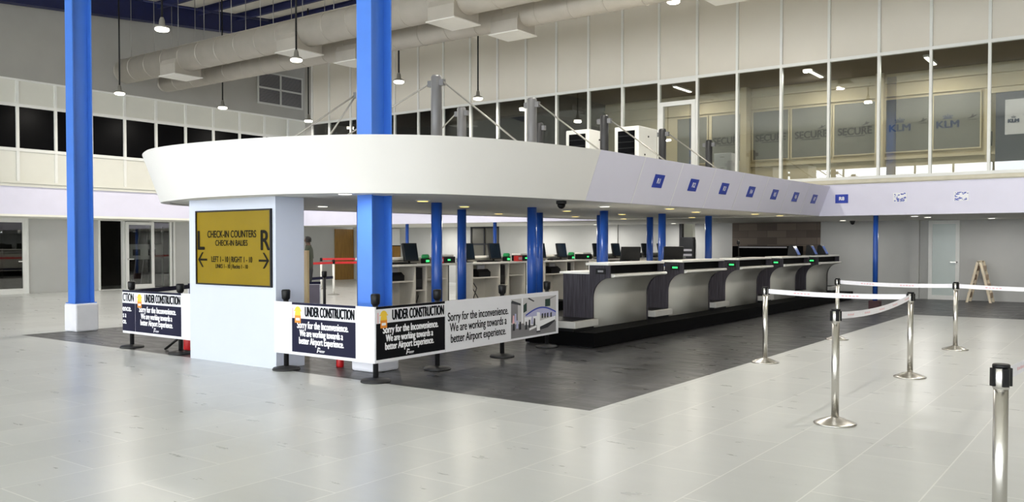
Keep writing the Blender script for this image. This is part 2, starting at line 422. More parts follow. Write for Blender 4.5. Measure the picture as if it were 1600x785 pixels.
for a in (-0.45, 0.15):
    q = MB(); q.box(a, a + 0.28, -0.03, -0.02, 1.14, 1.36); q.build('dark_opening', M['black'], t)
for sx in (-0.74, 0.7):
    q = MB(); q.box(sx, sx + 0.05, -0.02, 0.02, 0, 2.2); q.build('upright', M['wall'], t)
q = MB()
for a in (-0.3, 0.0, 0.3): q.tube([(a - 0.1, 0.1, 0.05), (a + 0.2, 0.1, 2.1)], 0.02)
q.build('leaning_bars', M['print_mid'], t)

# far lower wall with brick part, recess, door
b = MB()
b.box(XF, XF + 0.15, YR, 4.16, 0, 2.3); b.box(XF, XF + 0.15, 4.95, 12.05, 0, 2.3); b.box(XF, XF + 0.15, 12.55, 20.2, 0, 2.3); b.box(XF, XF + 0.15, 21.6, YL, 0, 2.3)
b.box(XF + 0.15, XF + 0.3, 4.1, 5.0, 0, 2.3)
struct(b.build('wall_far', M['wall']))
b = MB(); b.box(XF - 0.14, XF, 5.18, 5.42, 0, 2.26); b.box(XF - 0.06, XF, 14.95, 15.25, 0, 2.26)
struct(b.build('trim_4', M['wall']), 'wall pilaster beside the frosted door')
b = MB(); b.box(XF - 0.03, XF, 7.96, 10.75, 0, 2.26)
struct(b.build('wall_far_brick', M['brick']), 'brown brick cladding behind the last counters')
b = MB(); b.box(XF + 0.9, XF + 1.0, 11.9, 12.7, 0, 2.3); b.box(XF + 0.9, XF + 1.0, 20.0, 21.8, 0, 2.3)
b.box(XF + 0.15, XF + 1, 12.55, 12.62, 0, 2.3); b.box(XF + 0.15, XF + 1, 11.98, 12.05, 0, 2.3)
struct(b.build('wall_far_recess', M['panel']))
b = MB(); b.box(XF - 0.05, XF + 0.1, 12.5, 12.6, 0, 2.25)
struct(b.build('trim_5', M['matte_black']), 'dark jamb of the recess in the far wall')
b = MB(); b.box(XF + 0.02, XF + 0.04, 20.22, 21.58, 0.0, 2.25)
wnF = struct(b.build('window_%d' % WN, M['frost'])); WN += 1
b = MB()
for z in (0.9, 1.55, 2.2): b.box(XF - 0.02, XF + 0.06, 20.2, 21.6, z - 0.03, z + 0.03)
for y in (20.2, 20.9, 21.56): b.box(XF - 0.02, XF + 0.06, y, y + 0.05, 0, 2.26)
b.build('window_frame', M['print_dark'], wnF)
# frosted door in the far wall
d = MB()
def frame_y(mb, y0, y1, z0, z1, x0, x1, t, tb):
    mb.box(x0, x1, y0, y0 + t, z0, z1); mb.box(x0, x1, y1 - t, y1, z0, z1); mb.box(x0, x1, y0 + t, y1 - t, z1 - t, z1); mb.box(x0, x1, y0 + t, y1 - t, z0, z0 + tb)
frame_y(d, 4.16, 4.95, 0.0, 2.22, XF - 0.06, XF + 0.02, 0.1, 0.12)
d3 = struct(d.build('door_3', M['frame']), 'white framed frosted glass door in the far wall')
g = MB(); g.box(XF - 0.03, XF - 0.015, 4.26, 4.85, 0.12, 2.12); g.build('frosted_pane', M['frosted'], d3)
g = MB(); g.box(XF - 0.13, XF - 0.1, 4.2, 4.38, 1.04, 1.07); g.box(XF - 0.13, XF - 0.05, 4.2, 4.23, 1.04, 1.07); g.build('handle', M['steel'], d3)
# soffit of the far overhang + its fascia + sill
b = MB(); b.box(XC + 0.02, XF + 1.0, YR, 26.2, 2.235, 2.3)
struct(b.build('ceiling_far_soffit', M['soffit']))
b = MB()
b.box(XC, XC + 0.14, YR, 6.3, 2.225, 2.96); b.box(XC, XC + 0.14, 12.3, 26.2, 2.225, 2.96)
struct(b.build('trim_6', M['fascia']), 'lavender white fascia under the far glass wall')
b = MB(); b.box(XC - 0.02, XC + 0.2, YR, 24.4, 2.96, 3.08); b.box(XC - 0.06, XC + 0.2, YR, 24.4, 2.98, 3.02)
struct(b.build('trim_7', M['sill']), 'aged cream sill under the far glass wall')
# glass wall
MULL = [24.34, 23.44, 22.35, 21.28, 20.24, 19.18, 18.1, 17.0, 15.94, 14.88, 13.8, 12.72, 11.64, 10.53, 9.44, 8.36, 7.24, 6.10, 4.98, 3.89, 2.74, 1.6, 0.5, -0.6, -1.7, -2.8, -3.9, -5.0, -6.1, -7.2, -8.3]
b = MB()
for y in MULL: b.box(XC - 0.03, XC + 0.08, y - 0.03, y + 0.03, 3.08, roof_z(XC) + 0.05)
for z in (5.9, 3.1): b.box(XC - 0.034, XC + 0.084, YR, 24.37, z - 0.035, z + 0.035)
struct(b.build('trim_8', M['frame']), 'white mullions of the far glass wall')
b = MB(); b.box(XC + 0.02, XC + 0.06, YR, 24.4, 5.9, roof_z(XC) + 0.1)
struct(b.build('wall_far_spandrel', M['spandrel']), 'pale glossy panels above the far windows')
for i in range(len(MULL) - 1):
    if abs(MULL[i] - 10.53) < 0.01: continue
    g = MB(); g.box(XC + 0.015, XC + 0.025, MULL[i + 1] + 0.03, MULL[i] - 0.03, 3.13, 5.87)
    struct(g.build('window_%d' % WN, M['glass'])); WN += 1
# upstairs door in the glass wall
d = MB(); frame_y(d, 9.47, 10.5, 3.13, 5.32, XC - 0.05, XC + 0.05, 0.11, 0.12); d.box(XC - 0.04, XC + 0.05, 9.47, 10.5, 5.80, 5.87)
d4 = struct(d.build('door_4', M['frame']), 'white framed glass door high in the far glass wall')
g = MB(); g.box(XC, XC + 0.01, 9.58, 10.39, 3.25, 5.21); g.box(XC, XC + 0.01, 9.5, 10.5, 5.33, 5.8); g.build('glass_pane', M['glass'], d4)
# corner strip of the glass block and its side
b = MB(); b.box(XC, XC + 0.3, 24.37, 24.75, 2.97, roof_z(XC) + 0.2); b.box(XC + 0.3, 27.2, 24.6, 24.75, 2.97, roof_z(27) + 0.2)
struct(b.build('wall_far_return', M['wall_dark']))
# rooms upstairs
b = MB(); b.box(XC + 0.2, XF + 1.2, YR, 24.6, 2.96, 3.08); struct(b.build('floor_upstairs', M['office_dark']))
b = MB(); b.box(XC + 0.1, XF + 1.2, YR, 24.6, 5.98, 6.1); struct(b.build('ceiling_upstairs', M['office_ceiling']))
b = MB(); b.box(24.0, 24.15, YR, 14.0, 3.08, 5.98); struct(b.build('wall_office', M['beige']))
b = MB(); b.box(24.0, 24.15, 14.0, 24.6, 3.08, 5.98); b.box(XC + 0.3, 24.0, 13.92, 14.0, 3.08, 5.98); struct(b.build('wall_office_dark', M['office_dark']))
b = MB()
b.box(23.93, 24.0, YR, 14.0, 5.38, 5.43); b.box(23.93, 24.0, YR, 14.0, 3.75, 3.82); b.box(23.9, 24.0, YR, 14.0, 5.72, 5.76)
struct(b.build('trim_9', M['beige']), 'beige rails on the office partition')
# side walls behind the camera and right, daylight facade
b = MB(); b.box(-6.0, XF + 1, YR - 0.2, YR, 0, 10.5); b.box(XB, -6.0, YR - 0.2, YR, 4.0, 10.5); struct(b.build('wall_right', M['panel']))  # low opening in the unseen right wall is shaped to admit extra daylight
b = MB(); b.box(XB - 0.2, XB, YR, YL, 6.0, roof_z(XB) + 0.1); struct(b.build('wall_near', M['panel']))
b = MB()
for k in range(0, 20): b.box(XB - 0.1, XB, YR + 1.96 * k - 0.05, YR + 1.96 * k + 0.05, 0, 6.0)
b.box(XB - 0.1, XB, YR, YL, 2.6, 2.7); struct(b.build('trim_10', M['frame']), 'frames of the daylight facade')
b = MB(); b.box(XB, XF, YL + 0.15, YL + 0.3, 2.4, roof_z(XB) + 2.2); struct(b.build('wall_left_back', M['wall_dark']))

# roof steel
def ibeam(mb, p0, p1, h, wd, along):
    """I section along x (with slope) or along y; p = (x,y,z of bottom)"""
    (x0, y0, z0), (x1, y1, z1) = p0, p1
    for a, c, d in ((0, 0.03, wd), (0.03, h - 0.03, 0.03), (h - 0.03, h, wd)):
        if along == 'x':
            v = [(x0, y0 - d / 2, z0 + a), (x0, y0 + d / 2, z0 + a), (x0, y0 + d / 2, z0 + c), (x0, y0 - d / 2, z0 + c),
                 (x1, y1 - d / 2, z1 + a), (x1, y1 + d / 2, z1 + a), (x1, y1 + d / 2, z1 + c), (x1, y1 - d / 2, z1 + c)]
        else:
            v = [(x0 - d / 2, y0, z0 + a), (x0 + d / 2, y0, z0 + a), (x0 + d / 2, y0, z0 + c), (x0 - d / 2, y0, z0 + c),
                 (x1 - d / 2, y1, z1 + a), (x1 + d / 2, y1, z1 + a), (x1 + d / 2, y1, z1 + c), (x1 - d / 2, y1, z1 + c)]
        mb.add(v, [(0, 1, 2, 3), (7, 6, 5, 4), (0, 4, 5, 1), (1, 5, 6, 2), (2, 6, 7, 3), (3, 7, 4, 0)])
b = MB(); zb = lambda x: 8.31 + 0.083 * (x - 11.14)
ibeam(b, (5.0, 25.85, zb(5)), (24.0, 25.85, zb(24)), roof_z(24) - zb(24), 0.3, 'x')
tag(b.build('roof_beam', M['navy']), 'deep navy steel beam under the roof along the left wall', 'beam')
for x, lab in ((15.8, 'navy roof purlin passing above the round ducts beside a lamp'), (17.3, 'navy roof purlin above the smaller duct, right of a hanging lamp'), (18.8, 'navy roof purlin behind both round ducts'), (20.3, 'navy roof purlin closest to the far glass wall')):
    b = MB(); ibeam(b, (x, YR, roof_z(x) - 0.24), (x, 25.7, roof_z(x) - 0.24), 0.235, 0.12, 'y')
    tag(b.build('roof_purlin', M['navy']), lab, 'beam', 'purlins under the roof')
b = MB(); b.tube([(14.3, 24.0, 8.75), (18.8, 24.0, 9.1)], 0.03)
tag(b.build('brace_rod', M['navy']), 'thin dark brace rod crossing between the roof purlins', 'rod')

# ================================================================== CANOPY
AX = 9.3
def zs(x): return 2.15 + 0.006 * (x - 7)
cn = thing('check_in_canopy', 'wide white island canopy with rounded nose over the check-in counters', 'canopy', (0, 0, 0))
XS = 10.32                                   # seam between the plaster nose and the side boards
def smooth_line(pts, n=64):
    P = [Vector(p) for p in pts]; P = [P[0] * 2 - P[1]] + P + [P[-1] * 2 - P[-2]]; out = []
    for i in range(1, len(P) - 2):
        for k in range(8):
            t = k / 8; a, b_, c, d = P[i - 1], P[i], P[i + 1], P[i + 2]
            out.append(0.5 * (2 * b_ + (c - a) * t + (2 * a - 5 * b_ + 4 * c - d) * t * t + (3 * b_ - a - 3 * c + d) * t ** 3))
    out.append(P[-2]); L_ = [0]
    for i in range(1, len(out)): L_.append(L_[-1] + (out[i] - out[i - 1]).length)
    res = []
    for k in range(n + 1):
        t = L_[-1] * k / n; i = max(1, next((q for q in range(len(L_)) if L_[q] >= t - 1e-9), len(L_) - 1))
        u = (t - L_[i - 1]) / max(1e-9, L_[i] - L_[i - 1]); v_ = out[i - 1].lerp(out[i], u); res.append((v_.x, v_.y))
    return res
bot = smooth_line([(10.32, 6.3), (9.58, 6.36), (8.83, 6.45), (7.78, 6.68), (7.27, 6.98), (6.96, 7.29), (6.65, 7.81), (6.5, 8.3), (6.41, 9.07), (6.5, 9.93), (6.83, 11.05), (7.3, 11.7), (8.0, 12.12), (9.0, 12.27), (10.32, 12.3)])
top = smooth_line([(10.32, 6.05), (9.4, 6.17), (8.6, 6.34), (8.0, 6.57), (7.5, 6.9), (7.06, 7.4), (6.8, 7.9), (6.62, 8.4), (6.47, 9.1), (6.4, 9.8), (6.42, 10.4), (6.55, 10.95), (7.0, 11.8), (7.6, 12.3), (8.6, 12.52), (10.32, 12.55)])
mb = MB()
A = [(x, y, zs(x)) for x, y in bot]; B = [(x, y, zs(x) + 0.69) for x, y in top]
def inset(p, d): return [(x + d * (0 if i in (0, len(p) - 1) else 1) * (1 if x < XS - 0.1 else 0), AX + (y - AX) * (1 - d / 3.1), z) for i, (x, y, z) in enumerate(p)]
Ai, Bi = inset(A, 0.1), inset(B, 0.1)
mb.strip(A, B); mb.strip(Ai, Bi); mb.strip(A, Ai, smooth=False); mb.strip(B, Bi, smooth=False)
mb.build('nose_fascia', M['nose'], cn)
for side in (-1, 1):
    for k in range(8):
        x0 = XS + 1.315 * k; x1 = min(XC, XS + 1.315 * (k + 1))
        if k == 7: x1 = XC - 0.005
        mb = MB()
        y0, y1 = AX + side * 3.0, AX + side * 3.25
        g_ = 0.006
        v = []
        for x in (x0 + g_, x1 - g_):
            z = zs(x); v += [(x, y0, z), (x, y1, z + 0.69), (x, y1 - side * 0.05, z + 0.70), (x, y0 - side * 0.06, z)]
        mb.add(v, [(0, 1, 5, 4), (1, 2, 6, 5), (2, 3, 7, 6), (3, 0, 4, 7), (0, 3, 2, 1), (4, 5, 6, 7)])
        mb.build('side_panel', M['side_panel'], cn)
        if k:
            mb = MB(); z = zs(x0); e = -side * 0.004
            mb.add([(x0 - 0.012, y0 - e, z), (x0 + 0.012, y0 - e, z), (x0 + 0.012, y1 - e, z + 0.69), (x0 - 0.012, y1 - e, z + 0.69)], [(0, 1, 2, 3)])
            mb.build('joint_strip', M['seam'], cn)
mb = MB()
poly = [(x + 0.06 * (1 if x < 10 else 0), AX + (y - AX) * 0.985) for x, y in bot] + [(XC, AX + 2.95), (XC, AX - 2.95)]
n_ = len(poly)
mb.add([(x, y, zs(x) + 0.012) for x, y in poly] + [(x, y, zs(x) + 0.09) for x, y in poly],
       [list(range(n_))[::-1], [n_ + i for i in range(n_)]] + [[i, (i + 1) % n_, n_ + (i + 1) % n_, n_ + i] for i in range(n_)])
mb.build('soffit', M['soffit'], cn)
mb = MB()
poly2 = [(x + 0.1 * (1 if x < 10 else 0), AX + (y - AX) * 0.965) for x, y in top] + [(XC, AX + 3.1), (XC, AX - 3.1)]
mb.add([(x, y, zs(x) + 0.42) for x, y in poly2] + [(x, y, zs(x) + 0.47) for x, y in poly2],
       [list(range(n_))[::-1], [n_ + i for i in range(n_)]] + [[i, (i + 1) % n_, n_ + (i + 1) % n_, n_ + i] for i in range(n_)])
mb.build('roof_deck', M['soffit'], cn)

# counter number signs on the right side
for k in range(7):
    xc = XS + 1.315 * (k + 1) + 0.62 + (0 if k else 0.02)
    z = zs(xc)
    yv = Vector((0, -0.25, 0.69)).normalized()
    o = Vector((xc, AX - 3.0 - 0.13, z + 0.37)) + Vector((0, -0.69, -0.25)).normalized() * 0.008
    m = basis(o, (1, 0, 0), yv)
    mb = MB()
    for zz in (0.0,):
        vs = [m @ Vector(p) for p in ((-0.16, -0.105, 0), (0.16, -0.105, 0), (0.16, 0.105, 0), (-0.16, 0.105, 0), (-0.16, -0.105, 0.008), (0.16, -0.105, 0.008), (0.16, 0.105, 0.008), (-0.16, 0.105, 0.008))]
        mb.add([tuple(v) for v in vs], [(0, 3, 2, 1), (4, 5, 6, 7), (0, 1, 5, 4), (1, 2, 6, 5), (2, 3, 7, 6), (3, 0, 4, 7)])
    s_ = mb.build('counter_sign', M['sign_blue']); tag(s_, 'blue counter sign reading R%d on the lilac side of the canopy' % (k + 1), 'sign', 'counter signs on the canopy')
    text('lettering', 'R%d' % (k + 1), 0.115, m @ Matrix.Translation((0, 0, 0.011)), M['white_ink'], s_, fat=0.004)
# signs on the far fascia
def far_sign(y, z, wd, h):
    mb = MB(); mb.box(XC - 0.012, XC - 0.002, y - wd / 2, y + wd / 2, z - h / 2, z + h / 2); return mb
s_ = far_sign(5.78, 2.625, 0.29, 0.205).build('counter_sign', M['sign_blue']); tag(s_, 'blue counter sign reading R8 on the far fascia', 'sign', 'counter signs on the canopy')
text('lettering', 'R8', 0.115, basis((XC - 0.016, 5.78, 2.625), *FX), M['white_ink'], s_, fat=0.004)
for y, z, lab, seed in ((4.5, 2.62, 'torn blue and white sticker nearer the R8 sign on the far fascia', 3), (3.255, 2.605, 'torn blue and white sticker above the frosted door side of the far fascia', 5)):
    random.seed(seed)
    s_ = far_sign(y, z, 0.29, 0.205).build('torn_sticker', M['white_ink']); tag(s_, lab, 'sticker', 'peeled counter stickers')
    mb = MB(); m = basis((XC - 0.014, y, z), *FX)
    for i in range(46):
        a, c = random.uniform(-0.13, 0.11), random.uniform(-0.1, 0.08)
        if abs(a) < 0.07 and abs(c) < 0.035: continue
        l, h = random.uniform(0.012, 0.05), random.uniform(0.008, 0.022)
        flat(mb, m, ((a, c), (min(0.14, a + l), c), (min(0.14, a + l), c + h), (a, c + h)), 0.001 + 0.0001 * i)
    mb.build('blue_remnants', M['sign_blue'], s_, fix=False)

# masts: blue below the soffit, grey above, with tie rods
ORD = ['nearest', 'second', 'third', 'fourth', 'fifth']
def mast(x, y, label, r=0.082, gm='grey_pipe'):
    t = thing('support_mast', label, 'column', (x, y, 0), group='round masts through the canopy')
    mb = MB(); mb.lathe([(r, 0.0), (r, zs(x) + 0.012)], 28); mb.build('blue_shaft', M['blue_pipe'], t)
    mb = MB(); mb.lathe([(r + 0.03, 0.001), (r + 0.03, 0.03), (r, 0.035)], 28); mb.build('base_collar', M['blue_pipe'], t)
    mb = MB(); mb.lathe([(r, zs(x) + 0.1), (r, 4.03), (r - 0.015, 4.06)], 28); mb.build('grey_mast', M[gm], t)
    mb = MB(); mb.box(-0.03, 0.03, -r - 0.07, r + 0.07, 3.9, 3.99); mb.build('rod_bracket', M['grey_pipe'], t)
    return t
RX = [9.7, 12.17, 14.62, 17.12, 19.6]
LX = [9.72, 12.22, 14.72, 17.2, 19.66]
for k, x in enumerate(RX): mast(x, 8.5, '%s blue and grey round mast in the row behind the right-hand counters' % ORD[k], gm='grey_pipe' if k < 2 else 'dark_pipe')
for k, x in enumerate(LX): mast(x, 10.1, '%s blue and grey round mast in the row behind the left-hand counters' % ORD[k], gm='grey_pipe' if k < 2 else 'dark_pipe')
def rod(p, q, label):
    mb = MB(); mb.tube([p, q], 0.014, 8)
    mb.lathe([(0.0, -0.05), (0.03, -0.03), (0.03, 0.03), (0.0, 0.05)], 10, c=q)
    tag(mb.build('tie_rod', M['rod']), label, 'rod', 'tie rods on the canopy roof')
for k, x in enumerate(RX[:4]):
    rod((x, 8.36, 3.95), (x, 6.55, 2.64), 'steel tie rod from the %s right-row mast down to the right canopy edge' % ORD[k])
rod((9.7, 8.64, 3.95), (9.7, 12.0, 2.75), 'steel tie rod from the nearest right-row mast crossing towards the left edge')
rod((9.72, 10.24, 3.95), (9.0, 12.2, 2.75), 'long steel tie rod behind the square blue column, running to the rounded nose')
rod((9.72, 10.24, 3.93), (9.72, 11.6, 2.62), 'steep steel tie rod behind the square blue column')
rod((12.22, 10.24, 3.95), (12.22, 12.0, 2.7), 'short steel tie rod left of the second left-row mast')

# cabinets on the canopy roof
def cabinet(x, y, sx, sy, z0, z1, label):
    t = thing('equipment_cabinet', label, 'cabinet', (x, y, z0), group='cabinets on the canopy roof')
    h = z1 - z0
    mb = MB(); mb.box(0, sx, 0, sy, 0, h); mb.build('casing', M['frame'], t, bevel=0.015)
    mb = MB(); mb.box(-0.02, 0.0, 0.09, sy - 0.09, 0.1, h - 0.09); mb.build('dark_glass_front', M['dark_glass'], t)
    mb = MB()
    for i in range(8): mb.box(-0.03, -0.02, 0.1, sy - 0.1, 0.2 + i * 0.12, 0.215 + i * 0.12)
    mb.build('louvre_slats', M['black'], t)
    mb = MB()
    for px, pz in ((0.25, h * 0.55), (0.5, h * 0.42), (0.4, h * 0.85)): mb.lathe([(0.018, -0.012), (0.018, 0.0)], 10, c=(px, 0, pz), ax='y')
    mb.build('bolt', M['black'], t)
cabinet(15.3, 9.25, 0.6, 0.57, zs(15.3) + 0.47, 3.93, 'white cabinet with dark louvred front, left of the pair on the canopy')
cabinet(15.3, 8.11, 0.8, 0.55, zs(15.3) + 0.47, 3.91, 'white cabinet with dark louvred front, right of the pair on the canopy')
mb = MB(); mb.lathe([(0.16, 0), (0.16, 1.25), (0.14, 1.27)], 20, c=(0, 0, 0))
t = thing('roof_stub_pipe', 'short dark pipe on the canopy roof beside the grey masts', 'pipe', (12.75, 9.6, zs(12.7) + 0.47))
mb = MB(); mb.lathe([(0.06, 0), (0.06, 0.85)], 16); mb.build('pipe', M['black'], t)
mb = MB(); mb.lathe([(0.1, 0), (0.1, 0.05)], 16); mb.build('flange', M['black'], t)

# downlights in the soffits
DL = [(7.0, 7.55), (8.95, 8.1), (9.35, 10.6), (10.9, 8.95), (12.4, 7.2), (13.9, 8.9), (11.0, 10.9), (14.4, 10.9), (17.4, 10.9), (14.1, 6.85), (16.2, 7.3), (18.4, 6.9), (16.6, 9.2), (20.0, 6.9), (20.2, 9.2), (20.3, 11.2)]
WD = ['by the front edge above the square blue column', 'just behind the nose', 'over the nose interior on the left', 'between the first two masts', 'above the first right-hand counter', 'behind the second mast pair', 'above the first left-hand counter', 'above the second left-hand counter', 'above the third left-hand counter', 'above the near edge of the second right-hand counter', 'above the second right-hand counter', 'above the third right-hand counter', 'between the third and fourth masts', 'above the fourth right-hand counter', 'at the far end of the canopy middle', 'at the far left of the canopy']
def downlight(x, y, z, kind, label, power):
    t = thing('downlight', label, 'light', (x, y, z), group='round downlights in the soffit')
    mb = MB(); mb.lathe([(0.1, 0.0), (0.1, -0.012), (0.08, -0.016)], 24); mb.build('rim', M['frame'], t)
    mb = MB(); mb.lathe([(0.075, -0.0162), (0.075, -0.02)], 24); mb.build('diffuser', M[kind], t)
    light('bulb', 'AREA', (0, 0, -0.03), power, 0.14, (1, 0.93, 0.8) if kind == 'down_warm' else (1, 0.97, 0.92), t)
for i, (x, y) in enumerate(DL):
    downlight(x, y, zs(x) + 0.012, 'down_white' if i in (0, 2, 4) else 'down_warm', 'round downlight in the canopy soffit %s' % WD[i], DOWN_W * (2.6 if (10 < x < 18.5 and y > 7) else 1.6))
for x, y, lab in ((22.3, 4.45, 'round downlight in the far overhang beside the frosted door'), (23.3, 4.35, 'round downlight in the far overhang close to the wall by the frosted door'), (25.2, 3.2, 'round downlight in the far overhang above the wooden trestle'), (25.2, 6.9, 'round downlight in the far overhang left of the pilaster'),
                  (25.6, 12.3, 'round downlight in the far overhang before the recess'), (25.6, 15.2, 'round downlight in the far overhang before the pale wall'), (25.6, 18.0, 'round downlight in the far overhang beside the dark window'), (25.6, 22.5, 'round downlight in the far overhang near the left corner'), (25.3, 0.6, 'round downlight in the far overhang at the right edge')):
    downlight(x, y, 2.235, 'down_white', lab, 34 if y > 12 else 14)

# dome cameras
def dome(x, y, z, lab):
    t = thing('dome_camera', lab, 'camera', (x, y, z), group='dome security cameras')
    mb = MB(); mb.lathe([(0.075, 0), (0.075, -0.04), (0.06, -0.05)], 20); mb.build('mount', M['matte_black'], t)
    mb = MB(); mb.lathe([(0.06, -0.05), (0.055, -0.08), (0.035, -0.105), (0.005, -0.115)], 20); mb.build('dome', M['black'], t)
dome(10.4, 6.75, zs(10.4) + 0.012, 'black dome camera under the right edge of the canopy')
dome(26.2, 6.9, 2.235, 'black dome camera under the far overhang beside the slim blue column')

# ================================================================== SIGN PILLAR
sp = thing('sign_pillar', 'wide white pillar under the canopy nose carrying the yellow display', 'pillar', (6.94, 9.655, 0))
mb = MB(); mb.box(0, 0.45, -0.915, 0.915, 0.0, zs(7) + 0.01); mb.build('body', M['pillar'], sp)
dp = thing('check_in_display', 'yellow check-in counters display set in the white pillar', 'display', (6.94, 9.595, 1.515))
W2, H2 = 0.775, 0.475
mb = MB(); f = MB()
for y0, y1, z0, z1 in ((-W2 - 0.02, W2 + 0.02, H2, H2 + 0.02), (-W2 - 0.02, W2 + 0.02, -H2 - 0.02, -H2), (-W2 - 0.02, -W2, -H2, H2), (W2, W2 + 0.02, -H2, H2)):
    f.box(-0.03, 0.0, y0, y1, z0, z1)
f.build('bezel', M['black'], dp)
mb.box(-0.015, 0.0, -W2, W2, -H2, H2); mb.build('screen', M['gold'], dp)
def dtext(s_, y, z, size, wd): return text('lettering', s_, size, basis((-0.019, y, z), *FX), M['display_ink'], dp, width=wd, fat=size * 0.025)
dtext('CHECK-IN COUNTERS', 0.02, 0.175, 0.13, 1.03)
dtext('CHECK-IN BALIES', 0.02, 0.06, 0.105, 0.68)
dtext('LEFT 1 - 10 | RIGHT 1 - 10', 0.02, -0.155, 0.105, 0.86)
dtext('LINKS 1 - 10 | Rechts 1 - 10', 0.02, -0.245, 0.075, 0.68)
dtext('L', 0.69, 0.085, 0.36, 0.145)
dtext('R', -0.665, 0.085, 0.36, 0.17)
for sgn in (1, -1):
    mb = MB(); m = basis((-0.019, 0.645 * sgn, -0.16), *FX); k = -sgn
    flat(mb, m, [(a * 1, c) for a, c in ((-0.1, -0.014), (0.1, -0.014), (0.1, 0.014), (-0.1, 0.014))])
    for s2 in (1, -1):
        flat(mb, m, [(k * 0.105, 0.0), (k * 0.015, s2 * 0.1), (k * -0.02, s2 * 0.1), (k * 0.065, 0.0)], 0.0004)
    mb.build('arrow', M['display_ink'], dp, fix=False)

# ================================================================== SQUARE BLUE COLUMNS
def hcol(cx, cy, label, extra=False):
    t = thing('blue_column', label, 'column', (cx, cy, 0), group='blue H-section columns')
    mb = MB(); mb.box(-0.21, 0.21, -0.21, 0.21, 0, 0.5); mb.build('plinth', M['plinth_white'], t, bevel=0.03)
    zt = roof_z(cx)
    mb = MB(); mb.box(-0.175, -0.155, -0.125, 0.125, 0.5, zt); mb.box(0.155, 0.175, -0.125, 0.125, 0.5, zt); mb.box(-0.155, 0.155, -0.008, 0.008, 0.5, zt)
    mb.build('steel_shaft', M['blue'], t)
    mb = MB(); mb.box(-0.2, 0.2, -0.16, 0.16, 0.5, 0.515); mb.build('foot_plate', M['blue'], t)
    if extra:
        mb = MB(); mb.box(-0.08, 0.08, 0.125, 0.2, 2.7, 3.4); mb.build('junction_box', M['blue'], t)
hcol(7.95, 15.45, 'tall square blue steel column on a white plinth, at the far left', True)
hcol(7.63, 7.7, 'tall square blue steel column rising through the canopy nose')
# slim columns below the far overhang
for y, lab in ((5.08, 'slim round blue column under the far overhang, near the frosted door'), (16.25, 'slim round blue column under the far overhang, in front of the dark window'), (19.95, 'slim round blue column under the far overhang, furthest left')):
    t = thing('slim_column', lab, 'column', (21.27, y, 0), group='slim blue columns under the overhang')
    mb = MB(); mb.lathe([(0.057, 0.24), (0.057, 2.235)], 20); mb.build('shaft', M['blue_pipe'], t)
    mb = MB(); mb.box(-0.12, 0.12, -0.12, 0.12, 0, 0.24); mb.build('base_block', mat('maroon_block', (66, 34, 40), 0.6), t, bevel=0.01)

# ================================================================== CHECK-IN COUNTERS
DX = [11.86 + 2.68 * k for k in range(5)]
LDX = [11.22 + 2.67 * k for k in range(5)]
def plinth(x0, x1, y0, y1, lab):
    t = thing('counter_plinth', lab, 'plinth', (x0, y0, 0), group='black plinths under the counters')
    mb = MB(); mb.box(0, x1 - x0, 0, y1 - y0, 0.02, 0.227); mb.build('body', M['lam_black'], t, bevel=0.004)
    mb = MB(); mb.box(0.05, x1 - x0 - 0.05, 0.05, y1 - y0 - 0.05, 0.0, 0.02); mb.build('toe_kick', M['black'], t)
plinth(11.13, 25.3, 6.63, 7.9, 'long low black plinth under the right-hand counters')
plinth(11.0, 25.0, 11.0, 12.2, 'long low black plinth under the left-hand counters')

def profile(n=10):
    """outer edge of a counter's end panel in (y, z), y measured back from the passenger edge"""
    pts = [(0.36, 0.0)]
    pts.append((0.36, 0.48))
    for i in range(1, n + 1):
        a = PI / 2 * i / n
        pts.append((0.36 - 0.31 * (1 - math.cos(a)) , 0.48 + 0.32 * math.sin(a)))
    return pts
P0 = profile()
def counter(label, width=1.9, led='green_led'):
    """local: x along the desk, y back from the passenger side, z up from the plinth top"""
    t = thing('check_in_counter', label, 'counter', group='check-in counters')
    for x0 in (0.0, width - 0.035):
        mb = MB()
        mb.prism(P0 + [(0.05, 1.0), (0.42, 1.0), (0.42, 0.855), (0.92, 0.855), (0.92, 0.0)], 'x', x0, x0 + 0.035)
        mb.build('end_panel', M['wood_dark'], t)
    mb = MB()
    q = [(y + 0.012, z) for y, z in P0]
    q2 = [(y + 0.03, z) for y, z in P0]
    mb.prism(q + q2[::-1], 'x', 0.035, width - 0.035, smooth=True); mb.build('front_panel', M['front'], t)
    mb = MB(); mb.box(0.035, width - 0.035, 0.16, 0.19, 0.86, 1.0); mb.build('upper_front', M['lam_black'], t)
    mb = MB(); mb.prism([(0.0, 0.82), (0.03, 0.805), (0.4, 0.805), (0.4, 0.855), (0.02, 0.855), (0.0, 0.845)], 'x', 0.07, width + 0.02); mb.build('front_ledge', M['top_white'], t)
    mb = MB(); mb.box(-0.06, width - 0.0, 0.04, 0.46, 1.0, 1.04); mb.build('transaction_top', M['top_white'], t, bevel=0.008)
    mb = MB(); mb.box(-0.02, width, 0.42, 0.98, 0.855, 0.89); mb.build('work_top', M['top_white'], t, bevel=0.006)
    for x in (0.035, 0.9, 1.2):
        mb = MB(); mb.box(x, x + 0.025, 0.5, 0.9, 0.0, 0.855); mb.build('divider', M['carcass'], t)
    mb = MB(); mb.box(-0.012, 0.0, 0.12, 0.3, 0.86, 0.95); nb = mb.build('number_display', M['black'], t)
    mb = MB(); mb.box(-0.015, -0.012, 0.16, 0.26, 0.89, 0.92); mb.build('digits', M[led], nb)
    return t
c0 = counter('nearest right-hand check-in counter, its charcoal end panel facing the banners', led='grey_led'); c0.location = (DX[0], 6.74, 0.227)
cg = counter('second right-hand check-in counter from the banners, green number display', led='green_led'); cg.location = (DX[1], 6.74, 0.227)
